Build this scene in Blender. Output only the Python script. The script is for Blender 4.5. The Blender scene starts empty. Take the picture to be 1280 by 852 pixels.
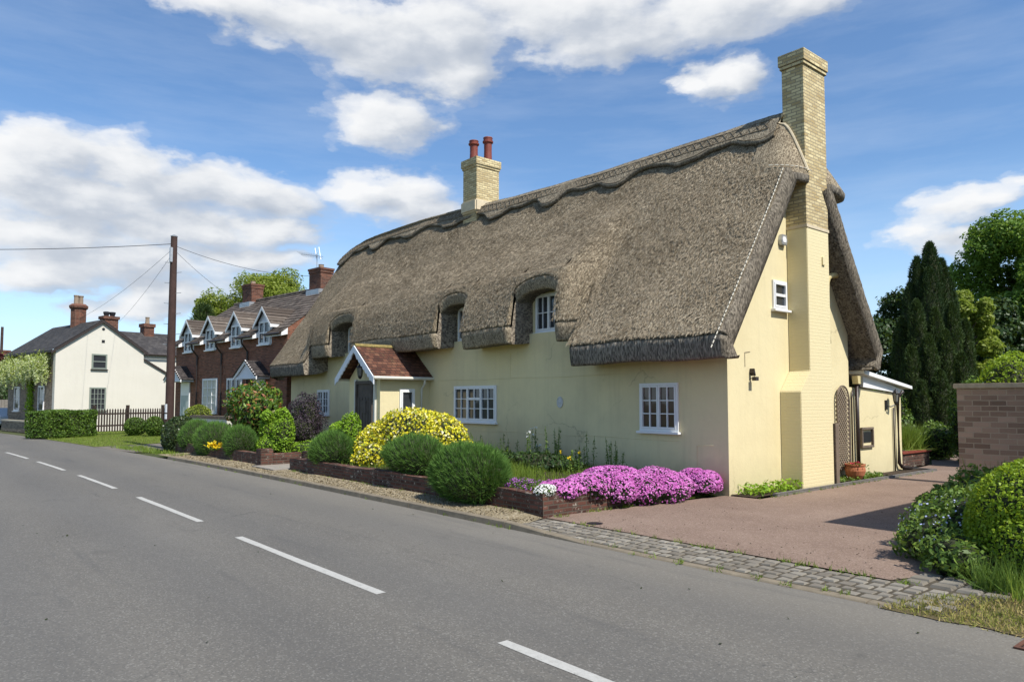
import bpy, bmesh, math, random
import numpy as np
from mathutils import Vector, Matrix, noise as mnoise

R = math.radians
SC = bpy.context.scene
COL = SC.collection
random.seed(7)
rng = np.random.default_rng(11)

# ------------------------------------------------------------------ objects
OFF = {}          # world offset of things whose meshes are written in world metres


def tag(o, label=None, cat=None, group=None, kind=None):
    if label: o['label'] = label
    if cat: o['category'] = cat
    if group: o['group'] = group
    if kind: o['kind'] = kind
    return o


def thing(name, label, cat, loc=(0, 0, 0), rz=0.0, group=None, world=False):
    o = bpy.data.objects.new(name, None)
    o.empty_display_size = 0.3
    COL.objects.link(o)
    o.location = loc
    o.rotation_euler = (0, 0, rz)
    if world: OFF[o.name] = Vector(loc)
    return tag(o, label, cat, group)


def offset_of(parent):
    o = parent
    while o is not None:
        if o.name in OFF: return OFF[o.name]
        o = o.parent
    return Vector((0, 0, 0))


def link(name, me, mats, parent=None, origin=None):
    o = bpy.data.objects.new(name, me)
    for m in (mats if isinstance(mats, (list, tuple)) else [mats]):
        me.materials.append(m)
    COL.objects.link(o)
    if parent is not None:
        o.parent = parent
    elif origin is not None:
        o.location = origin
    return o


def np_mesh(name, V, F, mats, parent=None, origin=None, smooth=False, midx=None):
    """numpy vertices (n,3) and faces (k,3|4), in world metres when the thing is"""
    V = np.asarray(V, dtype=np.float32)
    F = np.asarray(F, dtype=np.int32)
    off = offset_of(parent) if parent is not None else Vector(origin or (0, 0, 0))
    V = V - np.array(off, dtype=np.float32)
    me = bpy.data.meshes.new(name)
    k = F.shape[1]
    me.vertices.add(len(V)); me.vertices.foreach_set('co', V.ravel())
    me.loops.add(F.size); me.loops.foreach_set('vertex_index', F.ravel())
    me.polygons.add(len(F))
    me.polygons.foreach_set('loop_start', np.arange(0, F.size, k, dtype=np.int32))
    me.polygons.foreach_set('loop_total', np.full(len(F), k, dtype=np.int32))
    if midx is not None:
        me.polygons.foreach_set('material_index', np.asarray(midx, dtype=np.int32))
    me.update(calc_edges=True)
    if smooth: me.shade_smooth()
    return link(name, me, mats, parent, origin)


class Fr:
    """a wall frame: u along the wall, v up, w outwards"""
    def __init__(s, o, u, n):
        s.o = Vector(o); s.u = Vector(u).normalized(); s.n = Vector(n).normalized(); s.z = Vector((0, 0, 1))

    def __call__(s, u, v, w=0.0):
        return s.o + s.u * u + s.z * v + s.n * w


class MB:
    def __init__(s):
        s.v = []; s.f = []

    def add(s, vs, fs):
        b = len(s.v)
        s.v += [tuple(p) for p in vs]
        s.f += [tuple(b + i for i in f) for f in fs]
        return s

    def box(s, u0, u1, v0, v1, w0, w1, fr=None):
        """without a frame: x, y, z ranges"""
        if fr is None:
            P = [Vector((x, y, z)) for z in (w0, w1) for y in (v0, v1) for x in (u0, u1)]
        else:
            P = [fr(u, v, w) for w in (w0, w1) for v in (v0, v1) for u in (u0, u1)]
        return s.add(P, [(0, 2, 3, 1), (4, 5, 7, 6), (0, 1, 5, 4), (2, 6, 7, 3), (0, 4, 6, 2), (1, 3, 7, 5)])

    def prism(s, pts, w0, w1, fr):
        n = len(pts)
        P = [fr(u, v, w0) for u, v in pts] + [fr(u, v, w1) for u, v in pts]
        F = [tuple(range(n)), tuple(range(2 * n - 1, n - 1, -1))]
        F += [(i, n + i, n + (i + 1) % n, (i + 1) % n) for i in range(n)]
        return s.add(P, F)

    def loft(s, A, B, close=False):
        n = len(A); m = n if close else n - 1
        return s.add(list(A) + list(B), [(i, (i + 1) % n, n + (i + 1) % n, n + i) for i in range(m)])

    def quad(s, a, b, c, d):
        return s.add([a, b, c, d], [(0, 1, 2, 3)])

    def slab(s, a, b, c, d, t):
        """a quad plate of thickness t below the given quad (along its normal)"""
        a, b, c, d = map(Vector, (a, b, c, d))
        n = (b - a).cross(d - a).normalized() * t
        P = [a, b, c, d, a - n, b - n, c - n, d - n]
        return s.add(P, [(0, 1, 2, 3), (7, 6, 5, 4), (0, 4, 5, 1), (1, 5, 6, 2), (2, 6, 7, 3), (3, 7, 4, 0)])

    def tube(s, pts, r, n=8, cap=True):
        pts = [Vector(p) for p in pts]
        rs = r if isinstance(r, (list, tuple)) else [r] * len(pts)
        rings = []
        up = Vector((0, 0, 1))
        for i, p in enumerate(pts):
            t = (pts[min(i + 1, len(pts) - 1)] - pts[max(i - 1, 0)]).normalized()
            a = t.cross(up)
            if a.length < 1e-3: a = t.cross(Vector((1, 0, 0)))
            a.normalize(); b = t.cross(a).normalized()
            rings.append([p + a * (math.cos(2 * math.pi * k / n) * rs[i]) + b * (math.sin(2 * math.pi * k / n) * rs[i]) for k in range(n)])
        base = len(s.v)
        for rg in rings: s.v += [tuple(q) for q in rg]
        for i in range(len(pts) - 1):
            for k in range(n):
                s.f.append((base + i * n + k, base + i * n + (k + 1) % n, base + (i + 1) * n + (k + 1) % n, base + (i + 1) * n + k))
        if cap:
            s.f.append(tuple(base + k for k in range(n)))
            s.f.append(tuple(base + (len(pts) - 1) * n + k for k in reversed(range(n))))
        return s

    def lathe(s, prof, c, n=20):
        """profile of (radius, z) about the vertical through c"""
        base = len(s.v); c = Vector(c)
        for r, z in prof:
            for k in range(n):
                a = 2 * math.pi * k / n
                s.v.append((c.x + r * math.cos(a), c.y + r * math.sin(a), c.z + z))
        for i in range(len(prof) - 1):
            for k in range(n):
                s.f.append((base + i * n + k, base + i * n + (k + 1) % n, base + (i + 1) * n + (k + 1) % n, base + (i + 1) * n + k))
        s.f.append(tuple(base + k for k in range(n)))
        s.f.append(tuple(base + (len(prof) - 1) * n + k for k in reversed(range(n))))
        return s

    def build(s, name, mats, parent=None, origin=None, smooth=False, bevel=0.0, jitter=0.0):
        off = offset_of(parent) if parent is not None else Vector(origin or (0, 0, 0))
        me = bpy.data.meshes.new(name)
        me.from_pydata([(p[0] - off.x, p[1] - off.y, p[2] - off.z) for p in s.v], [], s.f)
        bm = bmesh.new(); bm.from_mesh(me)
        bmesh.ops.recalc_face_normals(bm, faces=bm.faces)
        if bevel:
            bmesh.ops.bevel(bm, geom=[e for e in bm.edges if e.is_manifold and e.calc_face_angle(0) > 0.5], offset=bevel, segments=2, affect='EDGES', clamp_overlap=True)
        if jitter:
            for v in bm.verts: v.co += Vector((random.uniform(-1, 1), random.uniform(-1, 1), random.uniform(-1, 1))) * jitter
        bm.to_mesh(me); bm.free()
        if smooth: me.shade_smooth()
        return link(name, me, mats, parent, origin)


# ------------------------------------------------------------------ materials
def new_mat(name):
    m = bpy.data.materials.new(name); m.use_nodes = True
    nt = m.node_tree
    return m, nt, nt.nodes['Principled BSDF']


def N(nt, typ, ins=None, out=0, **kw):
    n = nt.nodes.new(typ)
    for k, v in kw.items(): setattr(n, k, v)
    for k, v in (ins or {}).items():
        s = n.inputs[k]
        if isinstance(v, bpy.types.NodeSocket): nt.links.new(v, s)
        else:
            if s.type == 'RGBA' and len(v) == 3: v = (*v, 1)
            s.default_value = v
    return n.outputs[out]


def ramp(nt, fac, stops, interp='LINEAR'):
    n = nt.nodes.new('ShaderNodeValToRGB'); n.color_ramp.interpolation = interp
    nt.links.new(fac, n.inputs[0])
    el = n.color_ramp.elements
    while len(el) < len(stops): el.new(0.5)
    for e, (p, c) in zip(el, stops):
        e.position = p; e.color = (*c, 1) if len(c) == 3 else c
    return n.outputs[0]


def mixc(nt, fac, a, b, blend='MIX'):
    n = nt.nodes.new('ShaderNodeMix'); n.data_type = 'RGBA'; n.blend_type = blend
    for i, v in ((0, fac), (6, a), (7, b)):
        if isinstance(v, bpy.types.NodeSocket): nt.links.new(v, n.inputs[i])
        else: n.inputs[i].default_value = v if i == 0 else ((*v, 1) if len(v) == 3 else v)
    return n.outputs[2]


def math_(nt, op, a, b=0.0, c=0.0, clamp=False):
    n = nt.nodes.new('ShaderNodeMath'); n.operation = op; n.use_clamp = clamp
    for i, v in enumerate((a, b, c)):
        if isinstance(v, bpy.types.NodeSocket): nt.links.new(v, n.inputs[i])
        else: n.inputs[i].default_value = v
    return n.outputs[0]


def objco(nt, scale=(1, 1, 1), rot=(0, 0, 0)):
    co = N(nt, 'ShaderNodeTexCoord', out=3)
    return N(nt, 'ShaderNodeMapping', {'Vector': co, 'Scale': scale, 'Rotation': rot})


def noise(nt, vec, scale, detail=4, rough=0.6, dist=0.0, out=0):
    return N(nt, 'ShaderNodeTexNoise', {'Vector': vec, 'Scale': scale, 'Detail': detail, 'Roughness': rough, 'Distortion': dist}, out=out)


def bump(nt, b, h, strength=0.4, dist=0.02):
    nt.links.new(N(nt, 'ShaderNodeBump', {'Height': h, 'Strength': strength, 'Distance': dist}), b.inputs['Normal'])


def setb(nt, b, col=None, rough=None, **kw):
    for k, v in (('Base Color', col), ('Roughness', rough), *kw.items()):
        if v is None: continue
        k = k.replace('_', ' ')
        if isinstance(v, bpy.types.NodeSocket): nt.links.new(v, b.inputs[k])
        else: b.inputs[k].default_value = (*v, 1) if isinstance(v, tuple) and len(v) == 3 else v


def M_plain(name, col, rough=0.6, var=0.12, scale=6.0, bmp=0.15, spec=0.4, metal=0.0):
    m, nt, b = new_mat(name)
    v = objco(nt)
    n1 = noise(nt, v, scale, 6, 0.65)
    c = mixc(nt, n1, tuple(x * (1 - var * 1.6) for x in col), tuple(min(1, x * (1 + var * 1.4)) for x in col))
    setb(nt, b, c, rough, Specular_IOR_Level=spec, Metallic=metal)
    if bmp: bump(nt, b, noise(nt, v, scale * 9, 4), bmp, 0.01)
    return m


def M_render(name, col, stain, stain_amt=0.5, low=0.0, crack=True):
    """painted render: cloudy tone, faint vertical runs, trowel marks"""
    m, nt, b = new_mat(name)
    v = objco(nt)
    big = noise(nt, v, 0.55, 5, 0.6)
    runs = noise(nt, objco(nt, (3.5, 3.5, 0.25)), 1.6, 5, 0.7)
    fine = noise(nt, v, 14, 5, 0.7)
    f = math_(nt, 'MULTIPLY', ramp(nt, big, [(0.42, (0, 0, 0)), (0.72, (1, 1, 1))]), stain_amt)
    c = mixc(nt, f, col, stain)
    c = mixc(nt, math_(nt, 'MULTIPLY', ramp(nt, runs, [(0.5, (0, 0, 0)), (0.78, (1, 1, 1))]), 0.35 * stain_amt), c, tuple(x * 0.72 for x in stain))
    c = mixc(nt, math_(nt, 'MULTIPLY', fine, 0.16), c, tuple(x * 0.7 for x in col))
    if low:      # damp, dirtied band that climbs unevenly from the ground
        z = N(nt, 'ShaderNodeSeparateXYZ', {'Vector': N(nt, 'ShaderNodeTexCoord', out=3)}, out=2)
        h = math_(nt, 'ADD', z, math_(nt, 'MULTIPLY', noise(nt, v, 1.7, 6, 0.7), 0.9))
        k = ramp(nt, math_(nt, 'MULTIPLY', h, 0.5), [(0.15, (1, 1, 1)), (0.62, (0, 0, 0))])
        c = mixc(nt, math_(nt, 'MULTIPLY', k, low), c, (0.28, 0.24, 0.15))
    if crack:     # hairline cracks and brush-filled patches
        vd = N(nt, 'ShaderNodeTexVoronoi', {'Vector': N(nt, 'ShaderNodeVectorMath', {0: v, 1: N(nt, 'ShaderNodeVectorMath', {0: noise(nt, v, 1.3, 5, 0.6, out=1), 1: (0.8, 0.8, 0.8)}, operation='MULTIPLY')}, operation='ADD'), 'Scale': 0.42}, feature='DISTANCE_TO_EDGE')
        ck = math_(nt, 'MULTIPLY', ramp(nt, vd, [(0.002, (1, 1, 1)), (0.008, (0, 0, 0))]), ramp(nt, big, [(0.48, (0, 0, 0)), (0.62, (1, 1, 1))]))
        c = mixc(nt, math_(nt, 'MULTIPLY', ck, 0.45), c, tuple(x * 0.45 for x in stain))
    setb(nt, b, c, 0.85, Specular_IOR_Level=0.2)
    hgt = math_(nt, 'ADD', math_(nt, 'MULTIPLY', fine, 0.35), noise(nt, v, 2.2, 4))
    bump(nt, b, hgt, 0.35, 0.03)
    return m


def M_brick(name, c1, c2, mortar, bw=0.225, rh=0.075, ms=0.010, var=0.5, lichen=0.0, rough=0.85, painted=None, stain=(0.05, 0.045, 0.04)):
    m, nt, b = new_mat(name)
    co = N(nt, 'ShaderNodeTexCoord', out=3)
    s = nt.nodes.new('ShaderNodeSeparateXYZ'); nt.links.new(co, s.inputs[0])
    xy = math_(nt, 'ADD', s.outputs[0], s.outputs[1])
    uv = N(nt, 'ShaderNodeCombineXYZ', {0: xy, 1: s.outputs[2], 2: 0.0})
    wob = noise(nt, co, 5, 2)
    uv2 = N(nt, 'ShaderNodeVectorMath', {0: uv, 1: N(nt, 'ShaderNodeCombineXYZ', {0: math_(nt, 'MULTIPLY', wob, 0.012), 1: math_(nt, 'MULTIPLY', wob, 0.012), 2: 0.0})}, operation='ADD')
    bt = nt.nodes.new('ShaderNodeTexBrick')
    nt.links.new(uv2, bt.inputs['Vector'])
    for k, v in (('Color1', (0, 0, 0, 1)), ('Color2', (1, 1, 1, 1)), ('Mortar', (0.5, 0.5, 0.5, 1)), ('Scale', 1.0), ('Mortar Size', ms), ('Mortar Smooth', 0.25), ('Bias', 0.0), ('Brick Width', bw), ('Row Height', rh)):
        bt.inputs[k].default_value = v
    mid = tuple((a + d) / 2 for a, d in zip(c1, c2))
    bc = ramp(nt, bt.outputs['Color'], [(0.0, c1), (0.35, mid), (0.7, c2), (1.0, tuple(x * (1 + 0.35 * var) for x in c2))])
    n1 = noise(nt, co, 30, 5, 0.75)
    bc = mixc(nt, math_(nt, 'MULTIPLY', n1, 0.45 * var), bc, tuple(x * 0.45 for x in c1))
    n2 = noise(nt, co, 1.1, 6, 0.7)
    bc = mixc(nt, math_(nt, 'MULTIPLY', ramp(nt, n2, [(0.5, (0, 0, 0)), (0.75, (1, 1, 1))]), 0.55 * var), bc, stain)
    if lichen:
        n3 = noise(nt, co, 7, 6, 0.75)
        bc = mixc(nt, math_(nt, 'MULTIPLY', ramp(nt, n3, [(0.56, (0, 0, 0)), (0.66, (1, 1, 1))]), lichen), bc, (0.42, 0.40, 0.33))
    mc = mixc(nt, n1, tuple(x * 0.7 for x in mortar), mortar)
    c = mixc(nt, bt.outputs['Fac'], bc, mc)
    if painted: c = mixc(nt, 0.93, c, painted)
    setb(nt, b, c, rough, Specular_IOR_Level=0.25)
    h = math_(nt, 'SUBTRACT', math_(nt, 'MULTIPLY', n1, 0.5), math_(nt, 'MULTIPLY', bt.outputs['Fac'], 1.0))
    bump(nt, b, h, 0.6 if not painted else 0.35, 0.012)
    return m


def M_leaf(name, stops, trans=0.3, rough=0.55, tcol=None, spec=0.3, clump=0.25, cscale=2.0):
    """one tone per leaf, drifting a little from clump to clump"""
    m, nt, b = new_mat(name)
    r = N(nt, 'ShaderNodeNewGeometry', out='Random Per Island')
    n = noise(nt, objco(nt), cscale, 3)
    f = math_(nt, 'ADD', math_(nt, 'MULTIPLY', r, 1 - clump), math_(nt, 'MULTIPLY', ramp(nt, n, [(0.3, (0, 0, 0)), (0.7, (1, 1, 1))]), clump))
    c = ramp(nt, f, stops)
    setb(nt, b, c, rough, Specular_IOR_Level=spec)
    if trans:
        t = N(nt, 'ShaderNodeBsdfTranslucent', {'Color': mixc(nt, 0.5, c, tcol or (0.25, 0.35, 0.03))})
        mx = N(nt, 'ShaderNodeMixShader', {0: trans, 1: b.outputs[0], 2: t})
        nt.links.new(mx, nt.nodes['Material Output'].inputs[0])
    return m


def M_glass(name, tint=(0.02, 0.022, 0.025), rough=0.04):
    m, nt, b = new_mat(name)
    n = noise(nt, objco(nt), 1.8, 2)
    setb(nt, b, mixc(nt, n, tint, tuple(x * 2.2 + 0.004 for x in tint)), rough, Specular_IOR_Level=0.6)
    bump(nt, b, n, 0.06, 0.05)
    return m


def M_ground(name, stops, scale=3.0, fine=60, rough=0.95, bmp=0.5, bd=0.02, specks=None):
    m, nt, b = new_mat(name)
    v = objco(nt)
    n1 = noise(nt, v, scale, 8, 0.7)
    c = ramp(nt, n1, stops)
    n2 = noise(nt, v, fine, 4, 0.8)
    c = mixc(nt, math_(nt, 'MULTIPLY', n2, 0.55), c, tuple(x * 0.45 for x in stops[0][1]))
    if specks:
        vo = N(nt, 'ShaderNodeTexVoronoi', {'Vector': v, 'Scale': specks[0]}, out=1)
        s = N(nt, 'ShaderNodeSeparateColor', {0: vo}, out=0)
        c = mixc(nt, math_(nt, 'MULTIPLY', ramp(nt, s, [(0.72, (0, 0, 0)), (0.8, (1, 1, 1))]), specks[2]), c, specks[1])
    setb(nt, b, c, rough, Specular_IOR_Level=0.2)
    bump(nt, b, n2, bmp, bd)
    return m
# ------------------------------------------------------------------ the palette
def M_thatch(name, dark, mid, light, stretch=(16, 7, 7), bstr=0.9, bd=0.05):
    m, nt, b = new_mat(name)
    v = objco(nt, stretch)
    co = objco(nt)
    n1 = noise(nt, v, 1.0, 5, 0.75, 0.4)
    n2 = N(nt, 'ShaderNodeTexVoronoi', {'Vector': objco(nt, (stretch[0] * 1.5, stretch[1] * 1.3, stretch[2] * 1.3)), 'Scale': 1.0, 'Randomness': 1.0}, out=1)
    n2 = N(nt, 'ShaderNodeSeparateColor', {0: n2}, out=0)
    g = math_(nt, 'ADD', math_(nt, 'MULTIPLY', n1, 0.62), math_(nt, 'MULTIPLY', n2, 0.38))
    c = ramp(nt, g, [(0.27, dark), (0.47, mid), (0.70, light)])
    big = noise(nt, co, 0.45, 5, 0.6)
    c = mixc(nt, math_(nt, 'MULTIPLY', ramp(nt, big, [(0.35, (0, 0, 0)), (0.7, (1, 1, 1))]), 0.45), c, tuple(x * 0.62 for x in mid))
    streak = noise(nt, objco(nt, (2.2, 0.25, 0.25)), 1.0, 5, 0.7)
    c = mixc(nt, math_(nt, 'MULTIPLY', ramp(nt, streak, [(0.5, (0, 0, 0)), (0.75, (1, 1, 1))]), 0.35), c, tuple(x * 0.8 for x in dark))
    setb(nt, b, c, 0.95, Specular_IOR_Level=0.1)
    bump(nt, b, g, bstr, bd)
    return m


def M_asphalt():
    m, nt, b = new_mat('asphalt')
    co = objco(nt)
    big = noise(nt, objco(nt, (0.35, 1.0, 1.0)), 0.55, 6, 0.65)
    c = ramp(nt, big, [(0.3, (0.122, 0.112, 0.095)), (0.55, (0.146, 0.135, 0.115)), (0.75, (0.172, 0.159, 0.136))])
    mott = noise(nt, co, 9, 6, 0.75)
    c = mixc(nt, math_(nt, 'MULTIPLY', mott, 0.30), c, (0.075, 0.074, 0.072))
    vo = N(nt, 'ShaderNodeTexVoronoi', {'Vector': co, 'Scale': 75.0}, out=1)
    s = N(nt, 'ShaderNodeSeparateColor', {0: vo}, out=0)
    c = mixc(nt, math_(nt, 'MULTIPLY', ramp(nt, s, [(0.0, (1, 1, 1)), (0.35, (0, 0, 0))]), 0.45), c, (0.05, 0.05, 0.05))
    c = mixc(nt, math_(nt, 'MULTIPLY', ramp(nt, s, [(0.86, (0, 0, 0)), (0.92, (1, 1, 1))]), 0.5), c, (0.26, 0.25, 0.22))
    # pale grit swept towards the kerb, and a long dark seam with patched tracks
    y = nt.nodes.new('ShaderNodeSeparateXYZ'); nt.links.new(co, y.inputs[0])
    yy = math_(nt, 'ADD', y.outputs[1], math_(nt, 'MULTIPLY', noise(nt, objco(nt, (0.4, 1, 1)), 0.9, 5, 0.7), 1.4))
    k = ramp(nt, math_(nt, 'MULTIPLY', yy, 0.1), [(0.56, (0, 0, 0)), (0.80, (1, 1, 1))])
    c = mixc(nt, math_(nt, 'MULTIPLY', k, 0.5), c, (0.21, 0.19, 0.155))
    yb = N(nt, 'ShaderNodeTexWave', {'Vector': objco(nt, (0.0, 0.56, 0.0)), 'Scale': 0.33, 'Distortion': 0.6, 'Detail': 2.0, 'Detail Scale': 0.5}, out=1, wave_type='BANDS', bands_direction='Y')
    c = mixc(nt, math_(nt, 'MULTIPLY', yb, 0.26), c, (0.085, 0.084, 0.082))
    st = noise(nt, objco(nt, (0.12, 1.5, 1.0)), 1.3, 6, 0.75)
    c = mixc(nt, math_(nt, 'MULTIPLY', ramp(nt, st, [(0.56, (0, 0, 0)), (0.70, (1, 1, 1))]), 0.45), c, (0.07, 0.069, 0.067))
    pt = noise(nt, co, 0.8, 8, 0.8)
    c = mixc(nt, math_(nt, 'MULTIPLY', ramp(nt, pt, [(0.64, (0, 0, 0)), (0.68, (1, 1, 1))]), 0.35), c, (0.055, 0.055, 0.055))
    # fine wandering cracks and old oil drips
    wv = N(nt, 'ShaderNodeVectorMath', {0: co, 1: N(nt, 'ShaderNodeVectorMath', {0: noise(nt, co, 1.1, 5, 0.65, out=1), 1: (1.2, 1.2, 0)}, operation='MULTIPLY')}, operation='ADD')
    vd = N(nt, 'ShaderNodeTexVoronoi', {'Vector': wv, 'Scale': 0.26}, feature='DISTANCE_TO_EDGE')
    ck = math_(nt, 'MULTIPLY', ramp(nt, vd, [(0.0015, (1, 1, 1)), (0.005, (0, 0, 0))]), ramp(nt, pt, [(0.50, (0, 0, 0)), (0.60, (1, 1, 1))]))
    c = mixc(nt, math_(nt, 'MULTIPLY', ck, 0.6), c, (0.04, 0.039, 0.037))
    ov = N(nt, 'ShaderNodeTexVoronoi', {'Vector': wv, 'Scale': 0.9}, out=0)
    c = mixc(nt, math_(nt, 'MULTIPLY', math_(nt, 'MULTIPLY', ramp(nt, ov, [(0.03, (1, 1, 1)), (0.16, (0, 0, 0))]), ramp(nt, big, [(0.45, (0, 0, 0)), (0.6, (1, 1, 1))])), 0.4), c, (0.06, 0.057, 0.053))
    setb(nt, b, c, 0.82, Specular_IOR_Level=0.35)
    bump(nt, b, math_(nt, 'ADD', s, math_(nt, 'MULTIPLY', mott, 0.7)), 0.5, 0.008)
    return m


def M_roof_tile(name, cols, across, along, lichen=0.3, lcol=(0.32, 0.30, 0.24), axis='x', rough=0.8):
    """tone per tile; the courses themselves are modelled"""
    m, nt, b = new_mat(name)
    co = N(nt, 'ShaderNodeTexCoord', out=3)
    s = nt.nodes.new('ShaderNodeSeparateXYZ'); nt.links.new(co, s.inputs[0])
    u = s.outputs[0 if axis == 'x' else 1]
    uv = N(nt, 'ShaderNodeCombineXYZ', {0: u, 1: s.outputs[2], 2: 0.0})
    bt = nt.nodes.new('ShaderNodeTexBrick'); nt.links.new(uv, bt.inputs['Vector'])
    for k, v in (('Color1', (0, 0, 0, 1)), ('Color2', (1, 1, 1, 1)), ('Mortar', (0, 0, 0, 1)), ('Scale', 1.0), ('Mortar Size', 0.008), ('Mortar Smooth', 0.1), ('Bias', 0.0), ('Brick Width', across), ('Row Height', along)):
        bt.inputs[k].default_value = v
    c = ramp(nt, bt.outputs['Color'], [(0.05, cols[0]), (0.5, cols[1]), (0.95, cols[2])])
    n = noise(nt, co, 9, 6, 0.75)
    c = mixc(nt, math_(nt, 'MULTIPLY', n, 0.45), c, tuple(x * 0.5 for x in cols[0]))
    n2 = noise(nt, co, 2.6, 8, 0.8)
    c = mixc(nt, math_(nt, 'MULTIPLY', ramp(nt, n2, [(0.54, (0, 0, 0)), (0.64, (1, 1, 1))]), lichen), c, lcol)
    c = mixc(nt, math_(nt, 'MULTIPLY', bt.outputs['Fac'], 0.7), c, (0.03, 0.025, 0.02))
    setb(nt, b, c, rough, Specular_IOR_Level=0.3)
    bump(nt, b, math_(nt, 'SUBTRACT', n, bt.outputs['Fac']), 0.5, 0.015)
    return m


M = {}
M['thatch'] = M_thatch('thatch', (0.078, 0.060, 0.040), (0.255, 0.205, 0.140), (0.50, 0.415, 0.29), stretch=(46, 18, 18), bd=.03)
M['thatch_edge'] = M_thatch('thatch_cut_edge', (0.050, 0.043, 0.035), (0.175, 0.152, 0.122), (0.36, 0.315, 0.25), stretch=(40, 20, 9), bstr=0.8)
M['thatch_barge'] = M_thatch('thatch_verge', (0.05, 0.042, 0.034), (0.17, 0.145, 0.112), (0.32, 0.275, 0.21), stretch=(22, 32, 13), bstr=0.8)
M['ridge'] = M_thatch('thatch_ridge', (0.07, 0.057, 0.042), (0.235, 0.195, 0.14), (0.42, 0.36, 0.26), stretch=(38, 16, 16), bstr=0.8)
M['reed'] = M_leaf('reed_ends', [(0.0, (0.07, 0.053, 0.034)), (0.45, (0.245, 0.195, 0.13)), (0.8, (0.42, 0.345, 0.24)), (1.0, (0.60, 0.51, 0.37))], 0, 0.9, clump=0.3, cscale=0.9, spec=.1)
M['ligger'] = M_plain('hazel_ligger', (0.16, 0.125, 0.085), 0.9)
M['spar'] = M_plain('pale_spar', (0.62, 0.58, 0.48), 0.8)
M['cream'] = M_render('cream_render', (0.70, 0.61, 0.37), (0.57, 0.48, 0.28), 0.5, low=0.35)
M['cream_front'] = M_render('cream_render_front', (0.74, 0.635, 0.375), (0.54, 0.465, 0.29), 0.7, low=0.6)
M['cheek'] = M_thatch('thatch_cheek', (0.07, 0.058, 0.046), (0.24, 0.20, 0.155), (0.44, 0.38, 0.29), stretch=(30, 14, 20), bstr=0.7)
M['cream_brick'] = M_brick('painted_brick', (0.6, 0.5, 0.25), (0.66, 0.56, 0.27), (0.5, 0.42, 0.2), painted=(0.70, 0.61, 0.37))
M['gault'] = M_brick('gault_brick', (0.46, 0.345, 0.165), (0.66, 0.55, 0.31), (0.36, 0.295, 0.19), ms=0.011, var=0.6, lichen=0.3, stain=(0.22, 0.13, 0.06))
M['mortar'] = M_plain('lime_mortar', (0.58, 0.49, 0.34), 0.9, 0.2)
M['terracotta'] = M_plain('red_clay_pot', (0.20, 0.045, 0.028), 0.6, 0.3, 9)
M['plantpot'] = M_plain('terracotta', (0.42, 0.15, 0.07), 0.75, 0.25, 7)
M['white'] = M_plain('white_paint', (0.78, 0.78, 0.77), 0.45, 0.06, 4)
M['offwhite'] = M_plain('off_white_paint', (0.62, 0.60, 0.52), 0.55, 0.12, 4)
M['glass'] = M_glass('window_glass')
M['glass_brown'] = M_glass('window_glass_brown_tint', (0.05, 0.03, 0.022))  # dark panes with a brown tint
M['door'] = M_plain('weathered_oak', (0.085, 0.068, 0.055), 0.75, 0.4, 5)
M['oak'] = M_plain('grey_timber', (0.17, 0.13, 0.095), 0.85, 0.35, 6)
M['iron'] = M_plain('black_iron', (0.018, 0.018, 0.019), 0.45, 0.2, 8)
M['brownpipe'] = M_plain('dark_brown_pipe', (0.03, 0.02, 0.017), 0.4, 0.2, 8)
M['creampipe'] = M_plain('cream_painted_pipe', (0.60, 0.50, 0.25), 0.6, 0.12, 5)
M['lampglass'] = M_glass('lantern_glass', (0.10, 0.10, 0.09), 0.1)
M['porchtile'] = M_roof_tile('clay_tile', ((0.085, 0.035, 0.024), (0.155, 0.062, 0.038), (0.23, 0.105, 0.065)), 0.17, 0.095, 0.25, (0.33, 0.26, 0.12), axis='y')
M['mosstile'] = M_plain('mossy_ridge_tile', (0.26, 0.20, 0.07), 0.95, 0.6, 14, 0.6)
M['redbrick'] = M_brick('red_brick', (0.145, 0.052, 0.031), (0.27, 0.105, 0.060), (0.22, 0.155, 0.115), var=0.5)
M['chimbrick'] = M_brick('chimney_red_brick', (0.085, 0.032, 0.022), (0.19, 0.072, 0.043), (0.17, 0.12, 0.09), var=0.8, lichen=0.2)
M['gardenbrick'] = M_brick('old_garden_brick', (0.055, 0.024, 0.018), (0.14, 0.060, 0.042), (0.10, 0.078, 0.060), var=1.15, lichen=0.75, ms=0.013)
M['wallblock'] = M_brick('rough_block', (0.21, 0.150, 0.118), (0.39, 0.295, 0.24), (0.44, 0.38, 0.31), bw=0.34, rh=0.122, ms=0.012, var=0.6)
M['stoneblock'] = M_brick('grey_flint_brick', (0.15, 0.115, 0.085), (0.26, 0.21, 0.155), (0.25, 0.21, 0.165), bw=0.25, rh=0.09, var=0.7, lichen=0.25)
M['coping'] = M_plain('concrete_coping', (0.42, 0.375, 0.29), 0.9, 0.3, 7, 0.4)
M['housetile'] = M_roof_tile('concrete_tile', ((0.075, 0.058, 0.046), (0.125, 0.099, 0.080), (0.19, 0.155, 0.127)), 0.33, 0.20, 0.45, (0.30, 0.275, 0.23))
M['slate'] = M_roof_tile('slate', ((0.045, 0.043, 0.043), (0.068, 0.064, 0.063), (0.095, 0.088, 0.083)), 0.28, 0.13, 0.25, (0.15, 0.135, 0.11), axis='y')
M['slatex'] = M_roof_tile('wing_slate', ((0.05, 0.047, 0.049), (0.075, 0.07, 0.071), (0.105, 0.097, 0.094)), 0.28, 0.13, 0.25, (0.16, 0.14, 0.12), axis='x')
M['canopytile'] = M_roof_tile('canopy_tile', ((0.035, 0.03, 0.03), (0.06, 0.05, 0.05), (0.10, 0.085, 0.08)), 0.2, 0.11, 0.35, (0.22, 0.2, 0.18), axis='y')
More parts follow.
